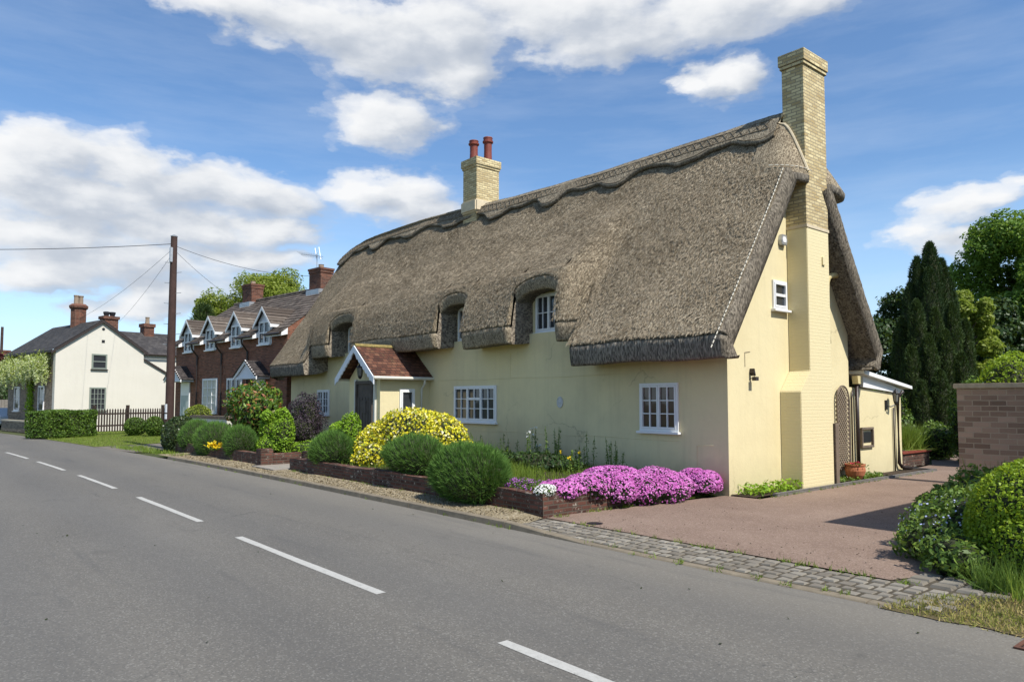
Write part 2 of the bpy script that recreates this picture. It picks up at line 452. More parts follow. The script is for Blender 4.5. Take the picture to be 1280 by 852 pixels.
M['housecream'] = M_render('pale_cream_render', (0.65, 0.615, 0.53), (0.55, 0.52, 0.44), 0.4, crack=False)
M['barge'] = M_plain('dark_bargeboard', (0.035, 0.025, 0.022), 0.6)
M['greenframe'] = M_plain('sage_green_paint', (0.23, 0.26, 0.22), 0.5)
M['palegreen'] = M_plain('pale_green_door_paint', (0.42, 0.47, 0.44), 0.5, 0.06)
M['blind'] = M_plain('cream_blind', (0.58, 0.55, 0.46), 0.8, 0.1, 3, 0)
M['greywhite'] = M_plain('cool_white_board', (0.66, 0.68, 0.72), 0.5, 0.06)
M['pole'] = M_plain('creosoted_pole', (0.055, 0.030, 0.024), 0.85, 0.45, 3, 0.5)
M['cable'] = M_plain('black_cable', (0.03, 0.03, 0.035), 0.6, 0, 3, 0)
M['galv'] = M_plain('galvanised_steel', (0.42, 0.43, 0.44), 0.45, 0.15, 8, 0.1, 0.5, 0.6)
M['fencewood'] = M_plain('dark_stained_picket', (0.040, 0.026, 0.020), 0.8, 0.35, 6)
M['rust'] = M_plain('rusty_iron', (0.12, 0.052, 0.032), 0.85, 0.45, 12, 0.5)
M['granite'] = M_plain('granite_edging', (0.145, 0.135, 0.125), 0.85, 0.45, 9, 0.5)
M['kerb'] = M_plain('concrete_kerb', (0.20, 0.165, 0.115), 0.9, 0.4, 5, 0.5)
M['slabstone'] = M_plain('stone_step', (0.27, 0.24, 0.20), 0.9, 0.3, 6, 0.4)
M['asphalt'] = M_asphalt()
M['paint'] = M_ground('road_paint', [(0.28, (0.20, 0.195, 0.18)), (0.40, (0.50, 0.49, 0.45)), (0.7, (0.60, 0.59, 0.55))], 14, 90, rough=0.75, bmp=.3)
M['driveway'] = M_ground('red_tarmac', [(0.3, (0.185, 0.128, 0.097)), (0.5, (0.238, 0.168, 0.128)), (0.72, (0.285, 0.208, 0.160))], 0.7, 85, specks=(70, (0.40, 0.30, 0.25), 0.35), bmp=0.35, bd=0.006)
M['gravel'] = M_ground('gravel_bed', [(0.3, (0.25, 0.20, 0.12)), (0.55, (0.36, 0.29, 0.18)), (0.75, (0.44, 0.37, 0.25))], 2.0, 55, specks=(45, (0.55, 0.48, 0.35), 0.6), bmp=0.9, bd=0.03)
M['soil'] = M_ground('garden_soil', [(0.3, (0.045, 0.032, 0.022)), (0.7, (0.085, 0.062, 0.042))], 5, 40, bmp=0.8)
M['lawn'] = M_ground('lawn_soil', [(0.3, (0.10, 0.125, 0.025)), (0.55, (0.15, 0.18, 0.035)), (0.75, (0.21, 0.21, 0.07))], 0.8, 30, bmp=0.8)
M['land'] = M_ground('land', [(0.3, (0.06, 0.075, 0.025)), (0.7, (0.10, 0.11, 0.045))], 0.2, 8)
M['dryland'] = M_ground('dry_verge', [(0.3, (0.12, 0.095, 0.05)), (0.55, (0.20, 0.16, 0.08)), (0.75, (0.27, 0.21, 0.12))], 3, 50, bmp=0.8)
M['sett'] = M_leaf('granite_sett', [(0.0, (0.13, 0.113, 0.088)), (0.5, (0.19, 0.17, 0.138)), (1.0, (0.29, 0.265, 0.22))], 0, 0.85, clump=.3)
M['lane'] = M_ground('lane', [(0.3, (0.16, 0.145, 0.12)), (0.7, (0.24, 0.215, 0.18))], 1, 40)
M['joint'] = M_ground('sett_joint', [(0.3, (0.07, 0.06, 0.045)), (0.7, (0.12, 0.10, 0.07))], 6, 60)
M['blackpot'] = M_plain('black_chimney_pot', (0.02, 0.02, 0.024), 0.5)
M['palepot'] = M_plain('weathered_chimney_pot', (0.28, 0.21, 0.15), 0.85, 0.3)
M['fencepanel'] = M_plain('silvered_fence_boards', (0.20, 0.18, 0.155), 0.85, 0.3)
M['carpaint'] = M_plain('pale_blue_grey_car_paint', (0.36, 0.42, 0.48), 0.25, 0.03, 2, 0, 0.6)
M['tyre'] = M_plain('tyre_rubber', (0.02, 0.02, 0.02), 0.9)
M['ornament'] = M_plain('cast_plaque', (0.55, 0.54, 0.52), 0.7, 0.15, 12)
M['bark'] = M_plain('bark', (0.075, 0.058, 0.042), 0.95, 0.4, 6, 0.8)
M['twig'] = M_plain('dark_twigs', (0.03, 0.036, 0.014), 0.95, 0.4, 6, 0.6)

G_ = lambda *a: a
M['l_lav'] = M_leaf('lavender_leaf', [(0.0, (0.042, 0.10, 0.018)), (0.5, (0.085, 0.180, 0.030)), (1.0, (0.15, 0.27, 0.055))], 0.15, 0.7)
M['l_euon'] = M_leaf('golden_variegated_leaf', [(0.0, (0.08, 0.15, 0.02)), (0.20, (0.24, 0.32, 0.03)), (0.36, (0.64, 0.58, 0.02)), (0.70, (0.80, 0.70, 0.04)), (0.80, (0.72, 0.68, 0.34)), (1.0, (0.80, 0.77, 0.58))], 0.2, 0.5, (0.6, 0.5, 0.05), clump=0.30, cscale=4.5)
M['l_lime'] = M_leaf('lime_green_leaf', [(0.0, (0.10, 0.20, 0.015)), (0.5, (0.21, 0.37, 0.022)), (1.0, (0.36, 0.52, 0.05))], 0.3, 0.5, (0.4, 0.55, 0.03))
M['l_purple'] = M_leaf('purple_leaf', [(0.0, (0.018, 0.012, 0.018)), (0.6, (0.045, 0.030, 0.042)), (1.0, (0.11, 0.085, 0.10))], 0.1, 0.6, (0.1, 0.04, 0.06))
M['l_phot'] = M_leaf('glossy_green_leaf', [(0.0, (0.035, 0.075, 0.014)), (0.45, (0.085, 0.175, 0.022)), (0.70, (0.20, 0.31, 0.04)), (0.80, (0.34, 0.13, 0.05)), (1.0, (0.36, 0.08, 0.045))], 0.25, 0.35, spec=0.5)
M['l_ivy'] = M_leaf('dark_ivy_leaf', [(0.0, (0.014, 0.028, 0.008)), (0.6, (0.035, 0.062, 0.014)), (1.0, (0.09, 0.13, 0.03))], 0.12, 0.4, spec=0.5)
M['l_box'] = M_leaf('clipped_hedge_leaf', [(0.0, (0.035, 0.075, 0.012)), (0.5, (0.075, 0.145, 0.02)), (1.0, (0.17, 0.26, 0.035))], 0.25, 0.5)
M['l_hedge'] = M_leaf('bright_hedge_leaf', [(0.0, (0.11, 0.19, 0.012)), (0.5, (0.24, 0.36, 0.022)), (1.0, (0.42, 0.54, 0.05))], 0.4, 0.45, (0.42, 0.5, 0.03))
M['l_mixed'] = M_leaf('shrub_leaf', [(0.0, (0.045, 0.09, 0.018)), (0.5, (0.11, 0.19, 0.032)), (0.85, (0.20, 0.29, 0.05)), (1.0, (0.36, 0.40, 0.09))], 0.3, 0.5)
M['l_yew'] = M_leaf('yew_needles', [(0.0, (0.018, 0.038, 0.010)), (0.6, (0.045, 0.078, 0.018)), (1.0, (0.10, 0.145, 0.032))], 0.08, 0.65, clump=.4, cscale=1.6)
M['l_cypress'] = M_leaf('cypress_sprays', [(0.0, (0.013, 0.030, 0.009)), (0.6, (0.030, 0.060, 0.014)), (1.0, (0.07, 0.11, 0.025))], 0.06, 0.65, clump=.5, cscale=1.3)
M['l_oak'] = M_leaf('broad_tree_leaf', [(0.0, (0.06, 0.125, 0.018)), (0.5, (0.13, 0.235, 0.033)), (1.0, (0.24, 0.37, 0.055))], 0.45, 0.5)
M['l_young'] = M_leaf('young_yellow_green_leaf', [(0.0, (0.13, 0.18, 0.02)), (0.5, (0.25, 0.31, 0.04)), (1.0, (0.40, 0.44, 0.09))], 0.45, 0.5)
M['l_dark'] = M_leaf('dark_tree_leaf', [(0.0, (0.014, 0.034, 0.010)), (0.6, (0.035, 0.070, 0.018)), (1.0, (0.075, 0.13, 0.03))], 0.15, 0.5)
M['l_red'] = M_leaf('copper_leaf', [(0.0, (0.05, 0.014, 0.016)), (1.0, (0.14, 0.045, 0.045))], 0.2, 0.6, (0.3, 0.05, 0.05))
M['l_wist'] = M_leaf('wisteria_racemes', [(0.0, (0.30, 0.42, 0.07)), (0.4, (0.55, 0.64, 0.22)), (0.75, (0.76, 0.78, 0.50)), (1.0, (0.86, 0.86, 0.72))], 0.4, 0.6, (0.6, 0.65, 0.3))
M['grass'] = M_leaf('grass_blade', [(0.0, (0.08, 0.14, 0.015)), (0.5, (0.16, 0.24, 0.03)), (0.85, (0.26, 0.33, 0.05)), (1.0, (0.38, 0.34, 0.11))], 0.35, 0.6, clump=0.4, cscale=1.2)
M['drygrass'] = M_leaf('worn_grass_blade', [(0.0, (0.12, 0.17, 0.02)), (0.35, (0.22, 0.24, 0.045)), (0.7, (0.36, 0.28, 0.10)), (1.0, (0.46, 0.36, 0.17))], 0.2, 0.7, clump=0.5, cscale=1.6)
M['f_pink'] = M_leaf('pink_petal', [(0.0, (0.38, 0.06, 0.28)), (0.4, (0.56, 0.14, 0.46)), (0.8, (0.70, 0.27, 0.60)), (1.0, (0.82, 0.50, 0.74))], 0.25, 0.6, (0.7, 0.2, 0.6), clump=0.45, cscale=2.6)
M['f_purple'] = M_leaf('violet_petal', [(0.0, (0.22, 0.05, 0.27)), (1.0, (0.42, 0.14, 0.46))], 0.2, 0.6, (0.4, 0.1, 0.5))
M['f_white'] = M_leaf('white_petal', [(0.0, (0.62, 0.62, 0.56)), (1.0, (0.82, 0.82, 0.78))], 0.2, 0.6, (0.8, 0.8, 0.7))
M['f_yellow'] = M_leaf('yellow_petal', [(0.0, (0.68, 0.42, 0.01)), (1.0, (0.82, 0.62, 0.02))], 0.25, 0.6, (0.8, 0.6, 0.02))
M['f_red'] = M_leaf('red_petal', [(0.0, (0.45, 0.02, 0.05)), (1.0, (0.60, 0.06, 0.12))], 0.2, 0.6, (0.6, 0.05, 0.1))
M['f_blue'] = M_leaf('pale_blue_petal', [(0.0, (0.36, 0.40, 0.72)), (1.0, (0.62, 0.66, 0.84))], 0.2, 0.6, (0.5, 0.5, 0.8))
# ------------------------------------------------------------------ foliage in numpy
def unit(a):
    return a / np.maximum(np.linalg.norm(a, axis=1, keepdims=True), 1e-9)


def rdirs(n):
    return unit(rng.normal(size=(n, 3)))


class Lump:
    """smooth random bumps over directions"""
    def __init__(s, k=10, f=3.0):
        s.a = rng.normal(size=(k, 3)) * f; s.p = rng.uniform(0, 6.28, k); s.w = rng.uniform(0.5, 1, k); s.w /= s.w.sum()

    def __call__(s, d):
        return (np.sin(d @ s.a.T + s.p) * s.w).sum(1) * 2.0


def leaf_quads(P, nrm, L, W, spread=0.9, fold=0.15, up=0.0):
    """one diamond leaf per point; the leaf plane roughly faces nrm, its length droops in that plane"""
    n = len(P)
    nn = unit(nrm + rng.normal(size=(n, 3)) * spread)
    t = unit(np.cross(nn, rdirs(n)) + np.array([0, 0, up]))
    b = unit(np.cross(nn, t))
    l = (L * rng.uniform(0.6, 1.25, (n, 1))) * 0.5; w = (W * rng.uniform(0.6, 1.25, (n, 1))) * 0.5
    V = np.stack([P - t * l, P + b * w + nn * l * fold, P + t * l, P - b * w + nn * l * fold], 1).reshape(-1, 3)
    F = np.arange(4 * n).reshape(n, 4)
    return V, F


def blade_tris(P, d, L, W, spread=0.3):
    n = len(P)
    dd = unit(d + rng.normal(size=(n, 3)) * spread)
    s = unit(np.cross(dd, rdirs(n)))
    l = L * rng.uniform(0.55, 1.2, (n, 1)); w = W * rng.uniform(0.7, 1.3, (n, 1)) * 0.5
    V = np.stack([P - s * w, P + s * w, P + dd * l], 1).reshape(-1, 3)
    return V, np.arange(3 * n).reshape(n, 3)


def join(*VF):
    Vs, Fs, b = [], [], 0
    for V, F in VF:
        Vs.append(V); Fs.append(F + b); b += len(V)
    return np.concatenate(Vs), np.concatenate(Fs)


def ell_points(n, c, r, lump=None, amp=0.12, zmin=-1.0, shell=0.12, flat_top=0.0):
    d = rdirs(n)
    d = d[d[:, 2] > zmin]
    k = 1.0 + (lump(d) * amp if lump else 0) - np.abs(rng.normal(size=len(d))) * shell
    P = np.array(c) + d * np.array(r) * k[:, None]
    nrm = unit(d / np.array(r))
    return P, nrm, d


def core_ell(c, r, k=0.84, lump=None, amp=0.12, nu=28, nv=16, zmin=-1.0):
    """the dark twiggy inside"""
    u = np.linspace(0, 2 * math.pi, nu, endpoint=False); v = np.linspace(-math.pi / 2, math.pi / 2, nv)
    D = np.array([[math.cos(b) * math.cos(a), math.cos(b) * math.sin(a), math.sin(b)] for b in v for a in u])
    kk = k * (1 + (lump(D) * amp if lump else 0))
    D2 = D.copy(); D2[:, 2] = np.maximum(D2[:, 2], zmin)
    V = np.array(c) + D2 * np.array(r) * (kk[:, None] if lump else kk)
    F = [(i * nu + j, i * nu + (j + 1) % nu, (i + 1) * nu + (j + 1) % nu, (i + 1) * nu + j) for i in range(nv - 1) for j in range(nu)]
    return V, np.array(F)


def lav_mound(c, r, name, label, group, n=11000, L=0.15):
    """a clipped needle-leaved mound: upright soft blades all over a lumpy cushion"""
    root = thing(name, label, 'shrub', (c[0], c[1], max(0.0, c[2] - r[2])), group=group, world=True)
    lp = Lump(8, 2.2)
    P, nr, d = ell_points(int(n * 1.2), c, r, lp, 0.10, -0.92, 0.05)
    P = P + nr * (.035 * np.sin(d @ np.array([17., 3, 5]) + c[0]) * np.sin(d @ np.array([2., 19, 9])))[:, None]
    LL = L * np.where(rng.uniform(0, 1, (len(P), 1)) < .06, 1.6, 1.0)
    V, F = blade_tris(P - nr * L * 0.55, nr * 0.8 + np.array([0, 0, 0.65]), LL, 0.016, 0.28)
    np_mesh('foliage', V, F, M['l_lav'], root)
    V, F = core_ell(c, r, 0.90, lp, 0.10)
    np_mesh('stems', V, F, M['twig'], root, smooth=True)
    return root


def leafy_bush(name, label, blobs, mat, leaf, n, cat='shrub', group=None, spread=0.9, base=None, core=True, shell=0.14, extra=None, amp=0.14, up=0.0, zmin=-1.0, corek=0.80):
    """blobs: (centre, radii, share)"""
    b0 = base or (blobs[0][0][0], blobs[0][0][1], max(0, min(c[2] - r[2] for c, r, _ in blobs)))
    root = thing(name, label, cat, b0, group=group, world=True)
    parts, cores = [], []
    tot = sum(s for *_, s in blobs)
    for c, r, s in blobs:
        lp = Lump(12, 4.0)
        P, nr, d = ell_points(int(n * s / tot), c, r, lp, amp, zmin, shell)
        parts.append(leaf_quads(P, nr, leaf[0], leaf[1], spread, up=up))
        if core: cores.append(core_ell(c, r, corek, lp, amp, 20, 12))
    V, F = join(*parts)
    np_mesh('foliage', V, F, mat, root)
    if core:
        V, F = join(*cores)
        np_mesh('branches', V, F, M['twig'], root, smooth=True)
    if extra: extra(root)
    return root


def box_surface(n, x0, x1, y0, y1, z0, z1, rnd=0.12):
    """points on a soft-edged clipped block (sides and top)"""
    c = np.array([(x0 + x1) / 2, (y0 + y1) / 2, (z0 + z1) / 2]); h = np.array([(x1 - x0) / 2, (y1 - y0) / 2, (z1 - z0) / 2])
    area = np.array([h[1] * h[2], h[1] * h[2], h[0] * h[2], h[0] * h[2], h[0] * h[1]])
    f = rng.choice(5, n, p=area / area.sum())
    q = rng.uniform(-1, 1, (n, 3))
    for i, (ax, sg) in enumerate(((0, -1), (0, 1), (1, -1), (1, 1), (2, 1))): q[f == i, ax] = sg
    P = q * h
    inner = np.maximum(h - rnd, 0.01)
    core = np.clip(P, -inner, inner); dlt = P - core
    nr = unit(dlt + 1e-6)
    P = core + nr * np.minimum(np.linalg.norm(dlt, axis=1, keepdims=True), rnd)
    return P + c, nr


def clipped_hedge(name, label, box, mat, leaf, n, group=None, rnd=0.15, cat='hedge', wob=0.06, spread=0.8):
    x0, x1, y0, y1, z0, z1 = box
    root = thing(name, label, cat, ((x0 + x1) / 2, (y0 + y1) / 2, z0), group=group, world=True)
    P, nr = box_surface(n, *box, rnd)
    k = np.sin(P[:, 0] * 3.1 + 1) * np.sin(P[:, 1] * 2.7) + np.sin(P[:, 2] * 4.3 + P[:, 0] * 5)
    P = P + nr * (k[:, None] * wob * 0.5 - np.abs(rng.normal(size=(n, 1))) * 0.045)
    V, F = leaf_quads(P, nr, leaf[0], leaf[1], spread)
    np_mesh('foliage', V, F, mat, root)
    i = 0.11
    MB().box(x0 + i, x1 - i, y0 + i, y1 - i, z0, z1 - i).build('branches', M['twig'], root, bevel=min(0.08, rnd))
    return root


def trunk_mesh(root, base, h, r, lean=(0, 0), limbs=5, seed=1, reach=1.5):
    rr = random.Random(seed)
    mb = MB()
    b = Vector(base)
    pts = [b + Vector((lean[0] * t + rr.uniform(-.05, .05), lean[1] * t + rr.uniform(-.05, .05), h * t)) for t in (0, .15, .4, .7, 1)]
    mb.tube(pts, [r * 1.35, r, r * .85, r * .6, r * .25], 10)
    for i in range(limbs):
        t = rr.uniform(.35, .95)
        p = b + Vector((lean[0] * t, lean[1] * t, h * t)); a = rr.uniform(0, 6.28); q = reach * rr.uniform(.5, 1)
        e = p + Vector((math.cos(a) * q, math.sin(a) * q, q * rr.uniform(.4, .9)))
        mb.tube([p, p.lerp(e, .5) + Vector((0, 0, .1 * q)), e], [r * .4, r * .25, r * .08], 6)
    return mb.build('trunk', M['bark'], root)


def broad_tree(name, label, base, h, rad, mat, n, leaf, crown=(0.55, 0.45), clumps=26, group=None, squash=0.85, seed=1, lean=(0, 0), cat='tree', gap=0.35):
    """crown of many leaf clumps spread through an uneven ellipsoid, with gaps"""
    root = thing(name, label, cat, base, group=group, world=True)
    rr = np.random.default_rng(seed)
    cz = base[2] + h * crown[0]; rz = h * crown[1]
    parts = []
    pts = []
    while len(pts) < clumps:
        d = rr.normal(size=3); d /= np.linalg.norm(d)
        k = rr.uniform(0.25, 1.0) ** 0.45
        if d[2] < -0.6: continue
        pts.append((d, k))
    for d, k in pts:
        cr = rad * rr.uniform(0.22, 0.40)
        c = np.array([base[0] + lean[0], base[1] + lean[1], cz]) + d * np.array([rad, rad, rz]) * k * (1 - gap * 0.4)
        m = int(n / clumps * (cr / (rad * .3)) ** 2)
        dd = rdirs(m)
        lp = Lump(6, 4.0)
        P = c + dd * np.array([cr, cr, cr * squash]) * (0.55 + 0.45 * rng.uniform(0, 1, (m, 1)) ** 0.5) * (1 + 0.25 * lp(dd))[:, None]
        parts.append(leaf_quads(P, dd + np.array([0, 0, .5]), leaf[0], leaf[1], 0.9))
    V, F = join(*parts)
    np_mesh('crown', V, F, mat, root)
    trunk_mesh(root, base, h * 0.72, rad * 0.07 + 0.06, lean, 9, seed, rad * 0.75)
    return root


def flame_tree(name, label, base, cols, mat, n, L, W, group=None, cat='tree'):
    """columnar evergreen: upright plumes (x, y, radius, z0, z1), every spray a blade pointing up and out"""
    root = thing(name, label, cat, base, group=group, world=True)
    parts, cores = [], []
    tot = sum(r * (z1 - z0) for _, _, r, z0, z1 in cols)
    for x, y, r, z0, z1 in cols:
        m = int(n * r * (z1 - z0) / tot)
        t = rng.uniform(0, 1, m) ** 0.9
        prof = lambda t: r * np.minimum(1, (t * 5 + .35)) * np.clip(1 - t ** 5.0, 0, 1) ** 0.65
        a = rng.uniform(0, 2 * math.pi, m)
        ph = rng.uniform(0, 6.28, 3)
        lump = 1 + .13 * np.sin(a * 4 + t * 13 + ph[0]) + .10 * np.sin(a * 7 - t * 21 + ph[1]) + .08 * np.sin(t * 33 + a * 2 + ph[2])
        rad = prof(t) * lump * (1 - np.abs(rng.normal(size=m)) * .13)
        P = np.stack([x + np.cos(a) * rad, y + np.sin(a) * rad, z0 + t * (z1 - z0)], 1)
        d = np.stack([np.cos(a) * .55, np.sin(a) * .55, np.full(m, .8)], 1)
        parts.append(blade_tris(P, d, L, W, 0.35))
        mb = MB().lathe([(max(.02, float(prof(np.array([q]))[0]) * .80), z0 + q * (z1 - z0)) for q in np.linspace(0, .97, 12)], (x, y, 0), 12)
        cores.append((np.array(mb.v), np.array([f for f in mb.f if len(f) == 4])))
    V, F = join(*parts); np_mesh('crown', V, F, mat, root)
    V, F = join(*cores); np_mesh('branches', V, F, M['twig'], root, smooth=True)
    MB().tube([(base[0], base[1], base[2] - .05), (base[0], base[1], base[2] + 1.2)], [.2, .14], 8).build('trunk', M['bark'], root)
    return root


def flower_discs(P, nr, size, spread=0.55, k=6, lift=0.0):
    """small domed petal discs facing outwards (each one island)"""
    n = len(P)
    nn = unit(nr + rng.normal(size=(n, 3)) * spread)
    t = unit(np.cross(nn, rdirs(n))); b = np.cross(nn, t)
    s = size * rng.uniform(.7, 1.25, (n, 1)) * .5
    P = P + nn * lift
    ring = []
    for i in range(4):
        a = math.pi / 2 * i
        ring.append(P + (t * math.cos(a) + b * math.sin(a)) * s - nn * s * .15 * (i % 2))
    V = np.stack(ring, 1).reshape(-1, 3)
    return V, np.arange(4 * n).reshape(n, 4)


def grass_patch(name, label_kind, P, mat, L, W, parent=None, spread=0.35, origin=None):
    V, F = blade_tris(P, np.tile(np.array([0, 0, 1.0]), (len(P), 1)), L, W, spread)
    o = np_mesh(name, V, F, mat, parent, origin)
    if parent is None: tag(o, label_kind[0], label_kind[1], kind='stuff')
    return o


def in_poly(poly, n):
    xs = [p[0] for p in poly]; ys = [p[1] for p in poly]
    out = []
    while len(out) < n:
        q = np.stack([rng.uniform(min(xs), max(xs), n), rng.uniform(min(ys), max(ys), n)], 1)
        ins = np.zeros(n, bool); j = len(poly) - 1
        for i in range(len(poly)):
            xi, yi = poly[i]; xj, yj = poly[j]
            c = ((yi > q[:, 1]) != (yj > q[:, 1])) & (q[:, 0] < (xj - xi) * (q[:, 1] - yi) / ((yj - yi) or 1e-9) + xi)
            ins ^= c; j = i
        out += list(q[ins])
    return np.array(out[:n])
# ------------------------------------------------------------------ windows and small shared builders
def window(parent, fr, u0, u1, v0, v1, casements=2, cols=2, rows=3, fm=None, gm=None, sill=True, fw=0.05, bar=0.022, top_hung=(), d=0.045, name='window', cast_w=0.04, shut=False):
    """a joinery frame with casements and glazing bars; the panes and the sill hang under it"""
    fm = fm or M['white']; gm = gm or M['glass']
    f = MB()
    f.box(u0, u1, v1 - fw, v1, 0, d, fr); f.box(u0, u1, v0, v0 + fw, 0, d, fr)
    f.box(u0, u0 + fw, v0 + fw, v1 - fw, 0, d, fr); f.box(u1 - fw, u1, v0 + fw, v1 - fw, 0, d, fr)
    iw = (u1 - u0 - 2 * fw) / casements
    for c in range(casements):
        a = u0 + fw + c * iw; b = a + iw; g = 0.004
        z0, z1 = v0 + fw + g, v1 - fw - g
        cs = cast_w
        f.box(a + g, a + cs, z0, z1, 0.005, d + .012, fr); f.box(b - cs, b - g, z0, z1, 0.005, d + .012, fr)
        f.box(a + cs, b - cs, z0, z0 + cs, 0.005, d + .012, fr); f.box(a + cs, b - cs, z1 - cs, z1, 0.005, d + .012, fr)
        for k in range(1, cols):
            x = a + cs + (b - a - 2 * cs) * k / cols
            f.box(x - bar / 2, x + bar / 2, z0 + cs, z1 - cs, 0.012, d + .004, fr)
        for k in range(1, rows):
            z = z0 + cs + (z1 - z0 - 2 * cs) * k / rows
            h = bar if not (c in top_hung and k == rows - 1) else bar * 3.2
            f.box(a + cs, b - cs, z - h / 2, z + h / 2, 0.014, d + (.002 if h == bar else .02), fr)
    w = f.build(name, fm, parent)
    MB().box(u0 + fw * .6, u1 - fw * .6, v0 + fw * .6, v1 - fw * .6, 0.0035, 0.011, fr).build('pane', gm, w)
    if sill:
        MB().box(u0 - .05, u1 + .05, v0 - .055, v0 - .003, 0, d + .07, fr).build('sill', fm if sill is True else sill, w, bevel=.006)
    return w


def courses(mb, a, b, c, d, rows, t=0.022, lift=0.02, side=0.0):
    """overlapping tile courses on the roof plane a-b (eaves) to d-c (ridge)"""
    a, b, c, d = map(Vector, (a, b, c, d))
    n = (b - a).cross(d - a).normalized()
    if n.z < 0: n = -n
    for i in range(rows):
        t0, t1 = i / rows, min(1.0, (i + 1.18) / rows)
        p, q = a.lerp(d, t0), b.lerp(c, t0); r, s = b.lerp(c, t1), a.lerp(d, t1)
        mb.add([p + n * lift, q + n * lift, r + n * .002, s + n * .002, p - n * .004, q - n * .004],
               [(0, 1, 2, 3), (4, 5, 1, 0), (4, 0, 3), (5, 2, 1)])
    return mb


def lantern(fr, u, v, w, s=1.0):
    """black coach lantern on a bracket: returns iron and glass meshes"""
    c = fr(u, v, w)
    iron, gl = MB(), MB()
    iron.lathe([(.012 * s, .24 * s), (.03 * s, .20 * s), (.10 * s, .125 * s), (.105 * s, .115 * s), (.085 * s, .11 * s)], c, 6)
    iron.lathe([(.055 * s, -.12 * s), (.06 * s, -.105 * s), (.05 * s, -.15 * s), (.015 * s, -.19 * s)], c, 6)
    for k in range(6):
        a = math.pi / 3 * k
        iron.tube([c + Vector((math.cos(a) * .085 * s, math.sin(a) * .085 * s, .112 * s)), c + Vector((math.cos(a) * .056 * s, math.sin(a) * .056 * s, -.11 * s))], .006 * s, 4)
    gl.lathe([(.050 * s, -.108 * s), (.078 * s, .110 * s)], c, 6)
    return iron, gl


# ------------------------------------------------------------------ the thatched cottage
COT = thing('thatched_cottage', 'long cream thatched cottage with tall brick chimney on its sunlit gable end', 'cottage', (-19, 13, 0), world=True)
XG, YW = -8.49, 12.91
FF = Fr((0, YW, 0), (1, 0, 0), (0, -1, 0))       # front: u = x
FG = Fr((XG, 0, 0), (0, 1, 0), (1, 0, 0))        # gable: u = y
RX = [-30.3, -29.2, -28.0, -26.7, -24.2, -22.0, -18.3, -16.0, -14.0, -11.2, -8.6, -8.0]
RZ = [8.50, 8.80, 8.92, 8.96, 8.95, 8.90, 8.68, 8.60, 8.56, 8.57, 8.56, 8.50]


def rz(X):
    return float(np.interp(X, RX, RZ)) - 0.06


def sstep(a, b, x):
    t = np.clip((x - a) / (b - a), 0, 1); return t * t * (3 - 2 * t)


def swell(X, z):
    w = sstep(-27.6, -26.6, X) * (1 - sstep(-12.9, -11.9, X))
    v = np.interp(z, [3.3, 3.9, 4.4, 4.8, 5.25, 5.6, 6.0, 6.6, 7.4], [.22, .30, .52, .64, .70, .62, .45, .18, 0])
    eb = 0
    for c, h in ((-24.15, 1.15), (-17.3, .95), (-13.65, 1.15)):
        eb = eb + np.exp(-((X - c) / h) ** 4) * np.interp(z, [4.2, 5.0, 5.28, 5.36, 5.46, 6.1], [0, .10, .12, -.04, -.01, 0])
    return w * v + eb


def yfront(X, z):
    zr = rz(X)
    return 15.5 - (zr - z) * 3.5 / (zr - 3.25) - swell(X, z) + 0.05 * math.sin(X * .9) * math.sin(z * .8)


def roof_profile(X, zb, nrow, pull=0.0, zpull=0.0, full=False, bs=1.0, tip=False):
    zr = rz(X) if X <= -8.6001 or full else 6.98
    t = np.linspace(0, 1, nrow) ** 0.95
    zs = zr + (zb - zr) * t
    pts = []
    for z in zs:
        y = yfront(X, z)
        if pull and z < zpull: y += pull * min(1.0, (zpull - z) / .25)
        pts.append((y, z))
    y0, z0 = pts[-1]
    pts += [(y0 + a, z0 - b * bs) for a, b in ((.055, .015), (.045, .045), (-.005, .062), (.005, .18), (.02, .32), (.04, .44), (.06, .492), (.16, .50))]
    pts += [(y0 + .6, z0 - .46 * bs), (y0 + 1.25, z0 - .25)] if not tip else [(y0 + .50, z0 - .47), (y0 + .53, z0 - .44)]
    return pts


NR = 100
SEGS = [  # x0, x1, lower edge, kind of edge, open on the left / right
    (-30.25, -26.45, lambda X: 3.42, 'dark', 0, 0),
    (-26.45, -25.05, lambda X: 4.05, 'mid', 1, 1),
    (-25.05, -23.25, lambda X: 5.13 - .26 * abs((X + 24.15) / .9) ** 3, 'brow', 0, 0),
    (-23.25, -18.0, lambda X: 3.98 + .02 * math.sin(X * 1.7), 'mid', 1, 1),
    (-18.0, -16.65, lambda X: 5.13 - .24 * abs((X + 17.325) / .675) ** 3, 'brow', 0, 0),
    (-16.65, -14.55, lambda X: 3.90 + .02 * math.sin(X * 2), 'mid', 1, 1),
    (-14.55, -12.85, lambda X: 5.13 - .24 * abs((X + 13.7) / .85) ** 3, 'brow', 0, 0),
    (-12.85, -12.20, lambda X: 3.88, 'mid', 1, 1),
    (-12.20, -8.60, lambda X: 3.25 + .015 * math.sin(X * 2.3), 'dark', 1, 0),
    (-8.60, -8.02, lambda X: 3.25 + .015 * math.sin(X * 2.3), 'dark', 0, 0),
]
tv, tf, tm = [], [], []


def tgrid(cols, mats_of_row):
    """cols: list of vertex lists"""
    b = len(tv); n = len(cols[0])
    for c in cols: tv.extend(c)
    for i in range(len(cols) - 1):
        for j in range(n - 1):
            tf.append((b + i * n + j, b + i * n + j + 1, b + (i + 1) * n + j + 1, b + (i + 1) * n + j)); tm.append(mats_of_row(j))


